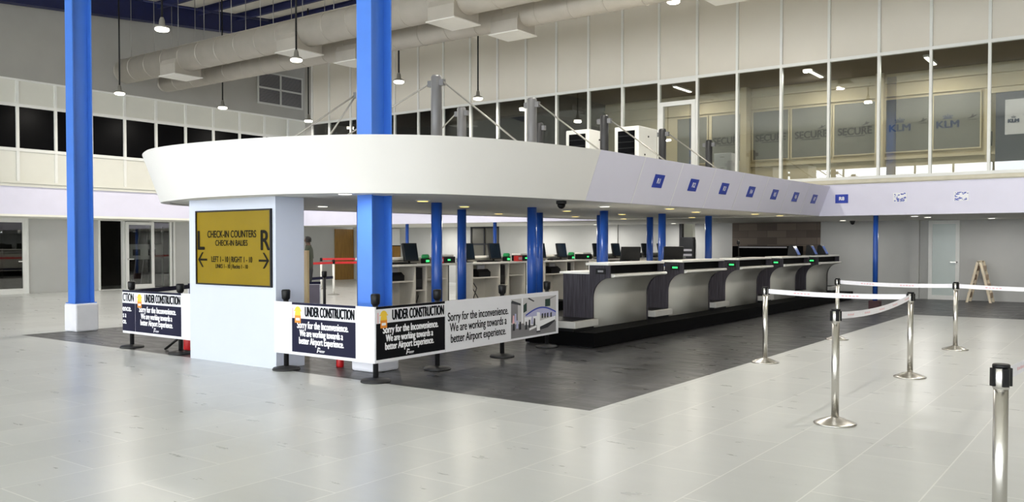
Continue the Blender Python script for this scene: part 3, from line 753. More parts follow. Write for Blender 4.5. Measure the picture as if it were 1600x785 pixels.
for k in (2, 3, 4):
    copy_tree(cg, (DX[k], 6.74, 0.227), ['', '', 'third right-hand check-in counter from the banners', 'fourth right-hand check-in counter from the banners', 'last right-hand check-in counter, beside the far wall'][k])
# weigh scales in the gaps
def scale(x, y, label, flip=False):
    t = thing('baggage_scale', label, 'scale', (x, y, 0.227), rz=PI if flip else 0, group='baggage scales between the counters')
    mb = MB(); mb.box(0.02, 0.62, 0.04, 0.84, 0.0, 0.045); mb.build('base', M['black'], t)
    mb = MB(); mb.box(0, 0.7, 0.0, 0.86, 0.045, 0.15); mb.build('platform', M['steel_plate'], t, bevel=0.006)
    mb = MB(); mb.box(0.03, 0.67, 0.08, 0.83, 0.15, 0.156); mb.build('belt_surface', M['black'], t)
    return t
sc0 = scale(DX[0] - 0.72, 6.98, 'baggage scale at the near end of the right-hand plinth')
for k in range(1, 5):
    copy_tree(sc0, (DX[k] - 0.74, 6.98, 0.227), 'baggage scale between the %s and %s right-hand counters' % (('first', 'second', 'third', 'fourth')[k - 1], ('second', 'third', 'fourth', 'last')[k - 1]))
copy_tree(sc0, (DX[4] + 1.95, 6.98, 0.227), 'baggage scale past the last right-hand counter')

# left-hand counters, seen from the staff side
def left_counter(label, width=1.9):
    """local: x along, y toward the passengers (+y), z from the floor; staff side at y = 0"""
    t = thing('check_in_counter', label, 'counter', group='check-in counters')
    for x in (0, 0.93, 1.25, width - 0.028):
        mb = MB(); mb.box(x, x + 0.028, 0.0, 0.4, 0.227, 1.14); mb.build('divider', M['carcass'], t)
    mb = MB(); mb.box(0, width, 0.4, 0.42, 0.227, 1.14); mb.build('back_board', M['carcass'], t)
    mb = MB(); mb.box(0.028, 0.93, 0.03, 0.4, 0.84, 0.868); mb.build('shelf', M['carcass'], t)
    mb = MB(); mb.box(0.958, 1.25, 0.03, 0.4, 0.66, 0.685); mb.build('shelf', M['carcass'], t)
    mb = MB(); mb.box(1.278, width - 0.025, 0.03, 0.4, 0.86, 0.888); mb.build('shelf', M['carcass'], t)
    mb = MB(); mb.box(-0.02, width + 0.3, -0.03, 0.46, 1.14, 1.18); mb.build('work_top', M['top_white'], t, bevel=0.006)
    mb = MB(); mb.box(0, width, 0.42, 0.44, 0.227, 1.26); mb.build('front_panel', M['front'], t)
    mb = MB(); mb.box(-0.02, width + 0.06, 0.3, 0.62, 1.26, 1.305); mb.build('transaction_top', M['top_white'], t, bevel=0.006)
    mb = MB(); mb.box(width, width + 0.03, 0.0, 0.5, 0.227, 1.14); mb.build('end_panel', M['lam_black'], t)
    return t
LY = 11.2
l0 = left_counter('nearest left-hand check-in counter, seen from its open staff side'); l0.location = (LDX[0], LY, 0)
LL = ['first', 'second', 'third', 'fourth', 'last']
for k in range(1, 5): copy_tree(l0, (LDX[k], LY, 0), '%s left-hand check-in counter from the white pillar, open shelves to the staff side' % LL[k])

# equipment on and in the left counters
def monitor(lab, screen='screen', rz=0.0, tilt=0.18):
    t = thing('monitor', lab, 'monitor', rz=rz, group='monitors on the counters')
    mb = MB(); mb.lathe([(0.13, 0), (0.13, 0.015), (0.03, 0.02)], 20); mb.build('foot', M['black'], t)
    mb = MB(); mb.tube([(0, 0.03, 0.015), (0, 0.03, 0.16)], 0.022); mb.build('neck', M['black'], t)
    R = Matrix.Rotation(-tilt, 4, 'X')
    def bx(name, x0, x1, y0, y1, z0, z1, m_):
        mb = MB(); mb.box(x0, x1, y0, y1, z0, z1); o = mb.build(name, m_, t, bevel=0.004); o.data.transform(Matrix.Translation((0, 0, 0.2)) @ R @ Matrix.Translation((0, 0, -0.0))); return o
    bx('casing', -0.19, 0.19, -0.02, 0.025, -0.15, 0.2, M['black'])
    bx('screen', -0.175, 0.175, -0.024, -0.02, -0.13, 0.185, M[screen])
    return t
MX = []
for k in range(5): MX += [(LDX[k] + 1.02, 'in the middle of'), ]
mon = None
for k in range(5):
    for off, wd in ((0.08, 'at the near end of'), (1.02, 'at the middle of')):
        if k == 0 and off < 0.5: continue
        lab = 'dark monitor %s the %s left-hand counter' % (wd, LL[k])
        p = (LDX[k] + off, LY + 0.2, 1.18)
        if mon is None: mon = monitor(lab, rz=-0.02); mon.location = p
        else: copy_tree(mon, p, lab, rz=-0.02 - 0.1 * (off < 0.5))
# monitors on the right counters
copy_tree(mon, (DX[0] + 1.6, 7.3, 1.117), 'black monitor with its back turned on the nearest right-hand counter', rz=2.6)
copy_tree(mon, (DX[1] + 0.75, 7.35, 1.117), 'black tilted monitor on the second right-hand counter', rz=2.3)
def terminal(lab):
    t = thing('check_in_terminal', lab, 'terminal', group='lit terminals on the far counters')
    mb = MB(); mb.prism([(-0.12, 0), (0.12, 0), (0.12, 0.06), (0.1, 0.25), (0.04, 0.27), (0.0, 0.25)], 'x', -0.2, 0.2); mb.build('body', M['black'], t, bevel=0.008)
    mb = MB(); mb.add([(-0.16, -0.118, 0.03), (0.16, -0.118, 0.03), (0.16, -0.012, 0.235), (-0.16, -0.012, 0.235)], [(0, 1, 2, 3)]); mb.build('screen', M['screen_lit'], t)
    return t
tm = terminal('lit blue terminal on the fourth right-hand counter'); tm.location = (21.5, 7.05, 1.267); tm.rotation_euler = (0, 0, 0.1)
copy_tree(tm, (22.9, 7.05, 1.267), 'lit blue terminal at the near end of the last right-hand counter')
copy_tree(tm, (23.85, 7.05, 1.267), 'lit blue terminal at the far end of the last right-hand counter')
t = thing('gooseneck_microphone', 'black gooseneck microphone on the third right-hand counter', 'microphone', (DX[2] + 0.75, 7.1, 1.267))
mb = MB(); mb.lathe([(0.06, 0), (0.06, 0.02), (0.01, 0.03)], 14); mb.build('base', M['black'], t)
mb = MB(); mb.tube([(0, 0, 0.02), (0, 0, 0.22), (-0.02, 0, 0.3)], 0.012); mb.build('stem', M['black'], t)
mb = MB(); mb.lathe([(0.0, 0.28), (0.035, 0.3), (0.035, 0.36), (0.0, 0.38)], 12, c=(-0.02, 0, 0)); mb.build('head', M['black'], t)

tw = pr = lp = cr = kb = cb = None
for k in range(5):
    x = LDX[k]
    nm = LL[k]
    # pc tower
    lab = 'black computer tower in the narrow bay of the %s left-hand counter' % nm
    if tw is None:
        tw = thing('computer_tower', lab, 'computer', (x + 1.1, LY + 0.06, 0.685), group='computer towers in the counters')
        mb = MB(); mb.box(-0.11, 0.11, 0, 0.33, 0, 0.42); mb.build('case', M['black'], tw, bevel=0.006)
        mb = MB(); mb.box(-0.08, 0.08, -0.006, 0, 0.05, 0.2); mb.build('vent_panel', M['matte_black'], tw)
    else: copy_tree(tw, (x + 1.1, LY + 0.06, 0.685), lab)
    lab = 'small black printer on the wide shelf of the %s left-hand counter' % nm
    if pr is None:
        pr = thing('shelf_printer', lab, 'printer', (x + 0.55, LY + 0.1, 0.868), group='printers on the counter shelves')
        mb = MB(); mb.prism([(0, 0), (0.28, 0), (0.28, 0.16), (0.08, 0.16), (0, 0.1)], 'x', -0.2, 0.2); mb.build('body', M['black'], pr)
        mb = MB(); mb.box(-0.12, 0.12, 0.1, 0.13, 0.16, 0.25); mb.build('paper_tray', M['print_grey'], pr)
    else: copy_tree(pr, (x + 0.55 + random.uniform(-.1, .1), LY + 0.1, 0.868), lab)
    lab = 'pale boxed label printer with green light at the far end of the %s left-hand counter' % nm
    if lp is None:
        lp = thing('label_printer', lab, 'printer', (x + 1.98, LY + 0.1, 1.18), group='label printers on the counters')
        mb = MB(); mb.box(-0.2, 0.2, -0.06, 0.2, 0, 0.13); mb.build('body', M['black'], lp, bevel=0.01)
        mb = MB(); mb.box(-0.2, 0.16, -0.05, 0.2, 0.13, 0.17); mb.build('lid', M['top_white'], lp, bevel=0.008)
        mb = MB(); mb.box(-0.04, 0.04, -0.064, -0.06, 0.05, 0.08); mb.build('status_light', M['green_led'], lp)
    else: copy_tree(lp, (x + 1.98, LY + 0.1, 1.18), lab)
    lab = 'green lit card reader beside the monitor on the %s left-hand counter' % nm
    if cr is None:
        cr = thing('card_reader', lab, 'card reader', (x + 1.45, LY + 0.2, 1.18), group='card readers on the counters')
        mb = MB(); mb.box(-0.07, 0.07, -0.06, 0.06, 0, 0.1); mb.build('body', M['black'], cr, bevel=0.01)
        mb = MB(); mb.lathe([(0.075, 0.1), (0.08, 0.15), (0.06, 0.18)], 16); mb.build('green_cap', M['green'], cr)
        mb = MB(); mb.box(-0.045, 0.045, -0.064, -0.06, 0.03, 0.07); mb.build('green_window', M['green_led'], cr)
    else: copy_tree(cr, (x + 1.45, LY + 0.2, 1.18), lab)
    lab = 'black keyboard on the %s left-hand counter' % nm
    if kb is None:
        kb = thing('keyboard', lab, 'keyboard', (x + 0.6, LY + 0.1, 1.18), group='keyboards on the counters')
        mb = MB(); mb.prism([(-0.08, 0), (0.08, 0), (0.08, 0.035), (-0.08, 0.018)], 'x', -0.23, 0.23); mb.build('base', M['black'], kb)
        mb = MB(); mb.box(-0.21, 0.21, -0.06, 0.06, 0.03, 0.04); mb.build('key_field', M['matte_black'], kb)
    else: copy_tree(kb, (x + 0.6, LY + 0.1, 1.18), lab)
    lab = 'loose bundle of dark cables hanging inside the %s left-hand counter' % nm
    if cb is None:
        cb = thing('cable_bundle', lab, 'cables', (x + 0.3, LY + 0.2, 0.23), group='cables inside the counters')
        for i, (a, bq) in enumerate(((0.0, 0.12), (0.08, -0.1), (0.9, 0.1))):
            mb = MB(); mb.tube([(a, 0.1, 0.6), (a + bq, 0.02, 0.4), (a - bq * 0.3, -0.02, 0.2), (a + bq, 0.0, 0.012), (a + bq + 0.12, 0.02, 0.012)], 0.011); mb.build('cable', M['cable'], cb)
        mb = MB(); mb.box(0.72, 0.84, 0.0, 0.12, 0.0, 0.42); mb.build('power_box', M['black'], cb)
    else: copy_tree(cb, (x + 0.3, LY + 0.2, 0.23), lab)
for k, lab in ((0, 'small red box beside the label printer on the nearest left-hand counter'), (1, 'small red box beside the label printer on the second left-hand counter')):
    mb = MB(); mb.box(-0.08, 0.08, -0.06, 0.06, 0, 0.12); mb.box(-0.06, 0.06, -0.065, -0.06, 0.03, 0.09, 1)
    tag(mb.build('red_box', [M['red'], M['red_pale']], loc=(LDX[k] + 1.68, LY + 0.05, 1.18), bevel=0.004), lab, 'box', 'red boxes on the counters')
mb = MB(); mb.box(-0.2, 0.2, -0.012, 0.012, 0, 0.42)
t = thing('document_holder', 'ochre board standing on the nearest left-hand counter', 'board', (LDX[0] + 0.2, LY + 0.32, 1.305))
mb.build('board', M['brown_board'], t); mb = MB(); mb.box(-0.2, 0.2, -0.012, 0.012, 0.42, 0.45); mb.build('top_edge', M['print_dark'], t)
# white posts between the left counters
for k in range(3):
    mb = MB(); mb.lathe([(0.05, 0), (0.05, 0.02), (0.03, 0.03), (0.03, 0.82), (0.02, 0.84)], 14, c=(0, 0, 0))
    tag(mb.build('white_post', M['frame'], loc=(LDX[k] + 2.28, LY - 0.1, 0)), 'short white post in the gap after the %s left-hand counter' % LL[k], 'post', 'short white posts between the left counters')

# ================================================================== BARRIERS WITH BANNERS
def black_post(x, y, label):
    t = thing('barrier_post', label, 'post', (x, y, 0), group='black belt barrier posts')
    mb = MB(); mb.lathe([(0.17, 0), (0.172, 0.012), (0.16, 0.03), (0.05, 0.05)], 28); mb.build('base', M['matte_black'], t)
    mb = MB(); mb.lathe([(0.031, 0.045), (0.031, 0.9)], 18); mb.build('pole', M['matte_black'], t)
    mb = MB(); mb.lathe([(0.034, 0.87), (0.05, 0.89), (0.055, 0.985), (0.045, 1.0)], 18); mb.build('head', M['black'], t)
for x, y, lab in ((6.99, 8.61, 'black barrier post in front of the white pillar, left end of the front banner'), (6.97, 7.03, 'black barrier post at the corner where the two banners meet'), (8.11, 7.1, 'black barrier post behind the right edge of the black banner'),
                  (9.56, 7.18, 'black barrier post behind the long white banner'), (10.85, 7.3, 'black barrier post at the counter end of the long white banner'), (7.12, 12.35, 'black barrier post at the far left end of the left banner'),
                  (7.12, 11.08, 'black barrier post between the left banner and the red extinguisher'), (8.9, 13.3, 'black barrier post seen between the left banner and the white pillar'), (12.16, 13.75, 'black barrier post behind the pine plank')):
    black_post(x, y, lab)

def print_block(t, m, x0, wd, h, ink, cart=True, dark=True):
    """the dark 'under construction' print; m = banner frame (x right, y up, origin at bottom left)"""
    mb = MB(); e = 0.0015
    flat(mb, m, ((x0, 0.035), (x0 + wd, 0.035), (x0 + wd, h * 0.7), (x0, h * 0.7)), e)
    flat(mb, m, ((x0, h * 0.955), (x0 + wd, h * 0.955), (x0 + wd, h), (x0, h)), e)
    mb.build('dark_print', ink, t, fix=False)
    T = lambda a, c: m @ Matrix.Translation((x0 + a * wd, c * h, 0.003))
    text('lettering', 'UNDER CONSTRUCTION', h * 0.26, T(0.60, 0.825), M['ink'], t, width=wd * 0.76, fat=0.0065)
    text('lettering', 'Sorry for the Inconvenience.', h * 0.19, T(0.49, 0.575), M['white_ink'], t, width=wd * 0.8, fat=0.005)
    text('lettering', 'We are working towards a', h * 0.18, T(0.47, 0.42), M['white_ink'], t, width=wd * 0.68, fat=0.005)
    text('lettering', 'better Airport Experience.', h * 0.18, T(0.47, 0.275), M['white_ink'], t, width=wd * 0.7, fat=0.005)
    # small emblem: a slanted mark with a thin underline
    mb = MB()
    flat(mb, T(0.45, 0.13), ((-0.05, -0.03), (-0.035, -0.03), (-0.015, 0.035), (-0.03, 0.035)), 0)
    flat(mb, T(0.45, 0.13), ((-0.026, 0.035), (0.01, 0.03), (0.012, 0.012), (-0.02, 0.018)), 0.0002)
    flat(mb, T(0.45, 0.13), ((-0.03, -0.012), (0.09, -0.012), (0.09, -0.002), (-0.028, -0.002)), 0.0004)
    flat(mb, T(0.45, 0.13), ((0.0, -0.024), (0.08, -0.024), (0.08, -0.018), (0.0, -0.018)), 0.0006)
    mb.build('emblem', M['white_ink'], t, fix=False)
    # plain hard-hat and barricade pictogram
    mb = MB(); P = T(0.1, 0.8); s_ = h / 0.64
    flat(mb, P, [(0.055 * s_ * math.cos(a), 0.03 * s_ + 0.05 * s_ * math.sin(a)) for a in [PI * i / 12 for i in range(13)]], 0, 0)
    flat(mb, P, [(c * s_, d * s_) for c, d in ((-0.07, 0.022), (0.07, 0.022), (0.07, 0.034), (-0.07, 0.034))], 0.0004, 0)
    flat(mb, P, [(c * s_, d * s_) for c, d in ((-0.055, -0.12), (0.055, -0.12), (0.055, -0.03), (-0.055, -0.03))], 0.0006, 1)
    flat(mb, P, [(c * s_, d * s_) for c, d in ((-0.035, -0.09), (0.035, -0.09), (0.035, -0.06), (-0.035, -0.06))], 0.0008, 2)
    flat(mb, P, [(c * s_, d * s_) for c, d in ((-0.055, -0.03), (0.055, -0.03), (0.045, 0.022), (-0.045, 0.022))], 0.001, 0)
    flat(mb, P, [(c * s_, d * s_) for c, d in ((-0.105, -0.06), (-0.085, -0.06), (-0.085, 0.06), (-0.105, 0.06))], 0.0012, 3)
    mb.build('pictogram', [M['yellow'], M['orange'], M['white_ink'], M['red_pale']], t, fix=False)

ZB0, ZB1 = 0.215, 0.855
def banner(label, p0, p1, z0=ZB0, z1=ZB1):
    """vinyl sheet from p0 to p1 (left to right as read)"""
    t = thing('construction_banner', label, 'banner', (0, 0, 0), group='construction banners on the barrier')
    d = Vector((p1[0] - p0[0], p1[1] - p0[1], 0)); L = d.length
    m = basis((p0[0], p0[1], z0), d, (0, 0, 1))
    mb = MB(); h = z1 - z0
    pts = [(0, 0), (L, 0), (L, h), (0, h)]
    v = [tuple(m @ Vector((a, c, 0))) for a, c in pts] + [tuple(m @ Vector((a, c, -0.006))) for a, c in pts]
    mb.add(v, [(0, 1, 2, 3), (7, 6, 5, 4), (0, 4, 5, 1), (1, 5, 6, 2), (2, 6, 7, 3), (3, 7, 4, 0)])
    mb.build('vinyl_sheet', M['banner_white'], t)
    return t, m, L, h
t, m, L, h = banner('white and navy construction banner between the white pillar and the corner post', (6.92, 8.75), (6.91, 6.99))
print_block(t, m, 0.34, L - 0.64, h, M['banner_navy'])
t, m, L, h = banner('black construction banner right of the corner post', (6.915, 6.985), (8.17, 7.02))
print_block(t, m, 0.02, L - 0.03, h, M['banner_black'])
t, m, L, h = banner('long white banner with airport picture reaching the counters', (8.18, 7.02), (10.95, 7.16))
T = lambda a, c: m @ Matrix.Translation((a, c, 0.003))
text('lettering', 'Sorry for the inconvenience.', 0.155, T(0.72, 0.43), M['ink'], t, width=1.36, fat=0.003)
text('lettering', 'We are working towards a', 0.155, T(0.72, 0.295), M['ink'], t, width=1.28, fat=0.003)
text('lettering', 'better Airport experience.', 0.155, T(0.72, 0.155), M['ink'], t, width=1.24, fat=0.003)
# printed picture of a hall interior (generic, part of the banner)
PW, PH = 1.23, 0.55
mb = MB(); P = T(1.47, 0.03)
def pic(poly, mi):
    pic.z += 0.0002
    flat(mb, P, [(a * PW, c * PH) for a, c in poly], pic.z, mi)
pic.z = 0
pic(((0, 0), (1, 0), (1, 1), (0, 1)), 0)
pic(((0, 0), (1, 0), (1, 0.3), (0, 0.36)), 1)
pic(((0.0, 0.4), (0.14, 0.45), (0.14, 0.9), (0.0, 0.95)), 1)
pic(((0.0, 0.9), (0.2, 0.82), (0.2, 0.87), (0.02, 0.97)), 3)
pic(((0.22, 0.36), (0.25, 0.36), (0.25, 1.0), (0.22, 1.0)), 4)
pic(((0.35, 0.98), (0.48, 0.88), (0.5, 0.9), (0.38, 1.0)), 3)
pic(((0.8, 0.88), (1.0, 0.98), (1.0, 1.0), (0.8, 0.91)), 1)
pic(((0.26, 0.62), (0.33, 0.66), (0.33, 0.88), (0.26, 0.82)), 6)
pic(((0.74, 0.72), (0.86, 0.72), (0.86, 0.92), (0.74, 0.92)), 6)
arc = [(0.3 + 0.7 * i / 16, 0.56 + 0.17 * math.sin(PI * i / 16)) for i in range(17)]
pic(arc + [(0.98, 0.44), (0.64, 0.6), (0.32, 0.5)], 5)
pic([(a, c - 0.04) for a, c in arc] + [(0.98, 0.4), (0.64, 0.5), (0.34, 0.44)], 2)
pic(((0.28, 0.3), (0.55, 0.26), (0.55, 0.5), (0.28, 0.5)), 4)
pic(((0.62, 0.2), (0.98, 0.34), (0.98, 0.44), (0.62, 0.36)), 4)
for a in (0.66, 0.72, 0.78, 0.86): pic(((a, 0.42), (a + 0.035, 0.42), (a + 0.035, 0.55), (a, 0.54)), 3)
pic(((0.62, 0.12), (0.8, 0.15), (0.97, 0.3), (0.97, 0.34), (0.62, 0.2)), 3)
pic(((0.55, 0.08), (0.62, 0.08), (0.62, 0.58), (0.55, 0.6)), 4)
pic(((0.54, 0.06), (0.63, 0.06), (0.63, 0.1), (0.54, 0.1)), 3)
for a, c, mi in ((0.03, 0.2, 3), (0.1, 0.24, 2), (0.16, 0.2, 3), (0.29, 0.18, 3), (0.36, 0.22, 3), (0.42, 0.3, 2), (0.47, 0.24, 3), (0.02, 0.38, 7), (0.06, 0.42, 2)):
    pic(((a, c), (a + 0.045, c), (a + 0.04, c + 0.2), (a + 0.012, c + 0.21)), mi)
pic(((0.38, 0.14), (0.54, 0.2), (0.54, 0.26), (0.38, 0.2)), 4)
mb.build('printed_picture', [M['print_grey'], M['print_mid'], M['print_lilac'], M['print_dark'], M['white_ink'], M['sign_blue'], M['print_green'], M['red_pale']], t, fix=False)
# left banner
t, m, L, h = banner('white and navy construction banner left of the white pillar', (7.06, 12.5), (7.04, 10.62), 0.22, 0.87)
print_block(t, m, 0.36, L - 0.68, h, M['banner_navy'])
mb = MB(); flat(mb, m, ((0.0, 0.035), (0.355, 0.035), (0.355, h * 0.7), (0.0, h * 0.7)), 0.0015); flat(mb, m, ((0.0, h * 0.955), (0.36, h * 0.955), (0.36, h), (0.0, h)), 0.0015)
mb.build('dark_print', M['banner_navy'], t, fix=False)
TL = lambda a, c: m @ Matrix.Translation((a, c * h, 0.003))
text('lettering', 'CTION', h * 0.26, TL(0.17, 0.825), M['ink'], t, width=0.3, fat=0.0045)
text('lettering', 'ence.', h * 0.19, TL(0.13, 0.575), M['white_ink'], t, width=0.24, fat=0.005)
text('lettering', 's a', h * 0.18, TL(0.06, 0.42), M['white_ink'], t, width=0.09, fat=0.005)
text('lettering', 'ce.', h * 0.18, TL(0.06, 0.275), M['white_ink'], t, width=0.1, fat=0.005)
# dark banner seen behind the pillar
t, m, L, h = banner('dark backed banner on the barrier behind the pine plank', (10.0, 15.3), (12.1, 13.8), 0.25, 0.78)
mb = MB(); flat(mb, m, ((0.02, 0.03), (L - 0.02, 0.03), (L - 0.02, h - 0.06), (0.02, h - 0.06)), 0.002); mb.build('grey_violet_print', mat('grey_violet_ink', (112, 106, 120), 0.5), t, fix=False)
mb = MB(); flat(mb, m, ((0.0, h - 0.05), (L, h - 0.05), (L, h), (0.0, h)), 0.003); mb.build('dark_hem', M['banner_navy'], t, fix=False)
mb = MB(); mb.add([(7.14, 12.35, 0.80), (8.88, 13.3, 0.80), (8.88, 13.3, 0.87), (7.14, 12.35, 0.87), (7.14, 12.36, 0.80), (8.88, 13.31, 0.80), (8.88, 13.31, 0.87), (7.14, 12.36, 0.87)], [(0, 1, 2, 3), (7, 6, 5, 4), (0, 4, 5, 1), (3, 2, 6, 7), (0, 3, 7, 4), (1, 5, 6, 2)])
tag(mb.build('barrier_belt', M['banner_navy']), 'dark belt running back from the left banner', 'belt')
# leaning bars, extinguishers
t = thing('folded_stand', 'two black bars leaning on the floor under the left banner', 'stand', (7.2, 11.6, 0))
for o in (0.0, 0.05):
    mb = MB(); mb.tube([(o, 0.0 + o, 0.02), (o * 0.5 + 0.05, -0.42 + o, 0.27)], 0.018); mb.build('bar', M['black'], t)
def extinguisher(x, y, s, label):
    t = thing('fire_extinguisher', label, 'fire extinguisher', (x, y, 0), group='red fire extinguishers')
    mb = MB(); mb.lathe([(0.075 * s, 0.0), (0.08 * s, 0.02), (0.08 * s, 0.36 * s), (0.06 * s, 0.42 * s), (0.025 * s, 0.44 * s)], 24); mb.build('cylinder', M['red_gloss'], t)
    mb = MB(); mb.lathe([(0.081 * s, 0.17 * s), (0.081 * s, 0.28 * s)], 24); mb.build('paper_label', M['red_pale'], t)
    mb = MB(); mb.box(-0.02 * s, 0.02 * s, -0.02 * s, 0.02 * s, 0.44 * s, 0.5 * s); mb.box(-0.1 * s, 0.03 * s, -0.012 * s, 0.012 * s, 0.5 * s, 0.515 * s); mb.build('valve', M['black'], t)
    mb = MB(); mb.tube([(0, -0.02 * s, 0.47 * s), (0.1 * s, -0.03 * s, 0.4 * s), (0.1 * s, -0.03 * s, 0.15 * s)], 0.012 * s); mb.build('hose', M['black'], t)
extinguisher(7.36, 11.2, 1.25, 'red fire extinguisher on the floor left of the white pillar')
extinguisher(7.55, 8.25, 0.62, 'small red fire extinguisher on the floor left of the blue column plinth')

# ================================================================== STAINLESS STANCHIONS
def stanchion(x, y, lab, rz=0):
    t = thing('stanchion', lab, 'stanchion', (x, y, 0), rz, group='stainless queue stanchions')
    mb = MB(); mb.lathe([(0.178, 0), (0.18, 0.01), (0.165, 0.018), (0.1, 0.045), (0.05, 0.06), (0.04, 0.065)], 36); mb.build('base', M['steel'], t)
    mb = MB(); mb.lathe([(0.032, 0.06), (0.032, 0.9)], 24); mb.build('pole', M['steel'], t)
    mb = MB(); mb.lathe([(0.033, 0.885), (0.036, 0.89), (0.036, 0.995), (0.03, 1.0)], 24)
    h_ = mb.build('head', M['steel'], t)
    mb = MB(); mb.lathe([(0.038, 0.985), (0.038, 1.0), (0.034, 1.004)], 24); mb.build('cap', M['black'], t)
    for a in range(4):
        mb = MB(); mb.box(0.033, 0.046, -0.014, 0.014, 0.9, 0.985); o = mb.build('belt_socket', M['black'], t); o.rotation_euler = (0, 0, a * PI / 2 + 0.3)
    return t
SA, SB, SC, SD, SE, SF = (7.7, 2.16), (10.91, 2.21), (11.14, 4.03), (14.15, 2.25), (14.52, 4.05), (4.63, 0.54)
st = stanchion(*SA, 'stainless stanchion standing nearest the middle of the pale floor', 0.3)
for p, lab in ((SB, 'stainless stanchion where the two right-hand belts meet'), (SC, 'stainless stanchion on the edge of the dark floor, left end of the belt'), (SD, 'stainless stanchion in front of the frosted door'), (SE, 'stainless stanchion furthest back on the dark floor edge'), (SF, 'large close stainless stanchion cut off by the bottom right corner')):
    copy_tree(st, (p[0], p[1], 0), lab)
copy_tree(st, (13.9, 0.3, 0), 'stainless stanchion just beyond the right edge of the picture')
copy_tree(st, (7.3, 0.38, 0), 'stainless stanchion out of frame, holding the closest belt')
def belt(p, q, lab, sag=0.02, zc=0.945, h=0.06):
    t = thing('queue_belt', lab, 'belt', (0, 0, 0), group='white retractable belts')
    p, q = Vector((p[0], p[1], 0)), Vector((q[0], q[1], 0)); d = (q - p).normalized(); p = p + d * 0.045; q = q - d * 0.045
    n = Vector((d.y, -d.x, 0)) * 0.001; N = 14
    lo, hi = [], []
    for i in range(N + 1):
        u = i / N; z = zc - sag * 4 * u * (1 - u); c = p + (q - p) * u
        lo.append((c.x, c.y, z - h / 2)); hi.append((c.x, c.y, z + h / 2))
    mb = MB(); sh = lambda L_, k: [(a + n.x * k, b_ + n.y * k, c) for a, b_, c in L_]
    mb.strip(sh(lo, 1), sh(hi, 1)); mb.strip(sh(lo, -1), sh(hi, -1)); mb.strip(sh(lo, 1), sh(lo, -1)); mb.strip(sh(hi, 1), sh(hi, -1))
    mb.build('webbing', M['belt'], t)
    mb = MB(); L = (q - p).length
    k = 0.35
    while k < L - 0.2:
        for j in range(5):
            for sd in (1, -1):
                a = k + j * 0.045; u = a / L; z = zc - sag * 4 * u * (1 - u); c = p + d * a + n * (2 * sd); e = d * 0.03
                mb.add([(c.x, c.y, z - 0.008), (c.x + e.x, c.y + e.y, z - 0.008), (c.x + e.x, c.y + e.y, z + 0.008 - 0.003 * (j % 2)), (c.x, c.y, z + 0.008 - 0.003 * (j % 2))], [(0, 1, 2, 3)])
        k += 0.62
    mb.build('red_print', M['red_pale'], t, fix=False)
belt(SC, SB, 'white belt from the dark floor edge to the middle right stanchion')
belt(SA, SB, 'white belt sagging between the two nearest full-height stanchions', 0.05)
belt(SE, SD, 'white belt furthest back, crossing in front of the slim blue column')
belt(SD, (13.9, 0.3), 'white belt running off the right edge past the wooden trestle')
belt(SF, (7.3, 0.38), 'white belt end at the closest stanchion by the right edge')

# ================================================================== LAMPS
def pendant(x, y, lab, z=5.8):
    t = thing('pendant_lamp', lab, 'lamp', (x, y, z), group='hanging high-bay lamps')
    zt = roof_z(x) - z
    mb = MB(); mb.tube([(0, 0, 0.2), (0, 0, zt)], 0.022, 8); mb.build('rod', M['black'], t)
    mb = MB(); mb.lathe([(0.03, 0.25), (0.05, 0.2), (0.06, 0.1), (0.13, 0.07), (0.135, 0.03)], 24); mb.build('housing', M['rod'], t)
    mb = MB(); mb.lathe([(0.132, 0.03), (0.135, 0.0), (0.11, -0.02)], 24); mb.build('diffuser', M['lamp'], t)
    light('bulb', 'AREA', (0, 0, -0.04), LAMP_W, 0.24, (1, 0.95, 0.86), t)
for x, y, lab in ((9.78, 15.76, 'brightest hanging lamp, highest in the picture near the left blue column'), (13.22, 23.44, 'hanging lamp against the white panels right of the left blue column'), (16.5, 23.3, 'hanging lamp below the end of the smaller duct'),
                  (13.24, 15.89, 'hanging lamp in front of the larger duct, left of the middle blue column'), (20.04, 23.43, 'hanging lamp low beside the far left corner'), (16.6, 15.85, 'hanging lamp right of the middle blue column'), (19.88, 15.81, 'hanging lamp close to the far glass wall above the masts')):
    pendant(x, y, lab)
for x, y in ((9.8, 8.0), (13.2, 8.0), (16.6, 8.0), (9.8, 0.5), (13.2, 0.5), (16.6, 0.5)):
    pendant(x, y, 'hanging lamp above the picture, row towards the right', 6.6 if y > 5 else 6.3)

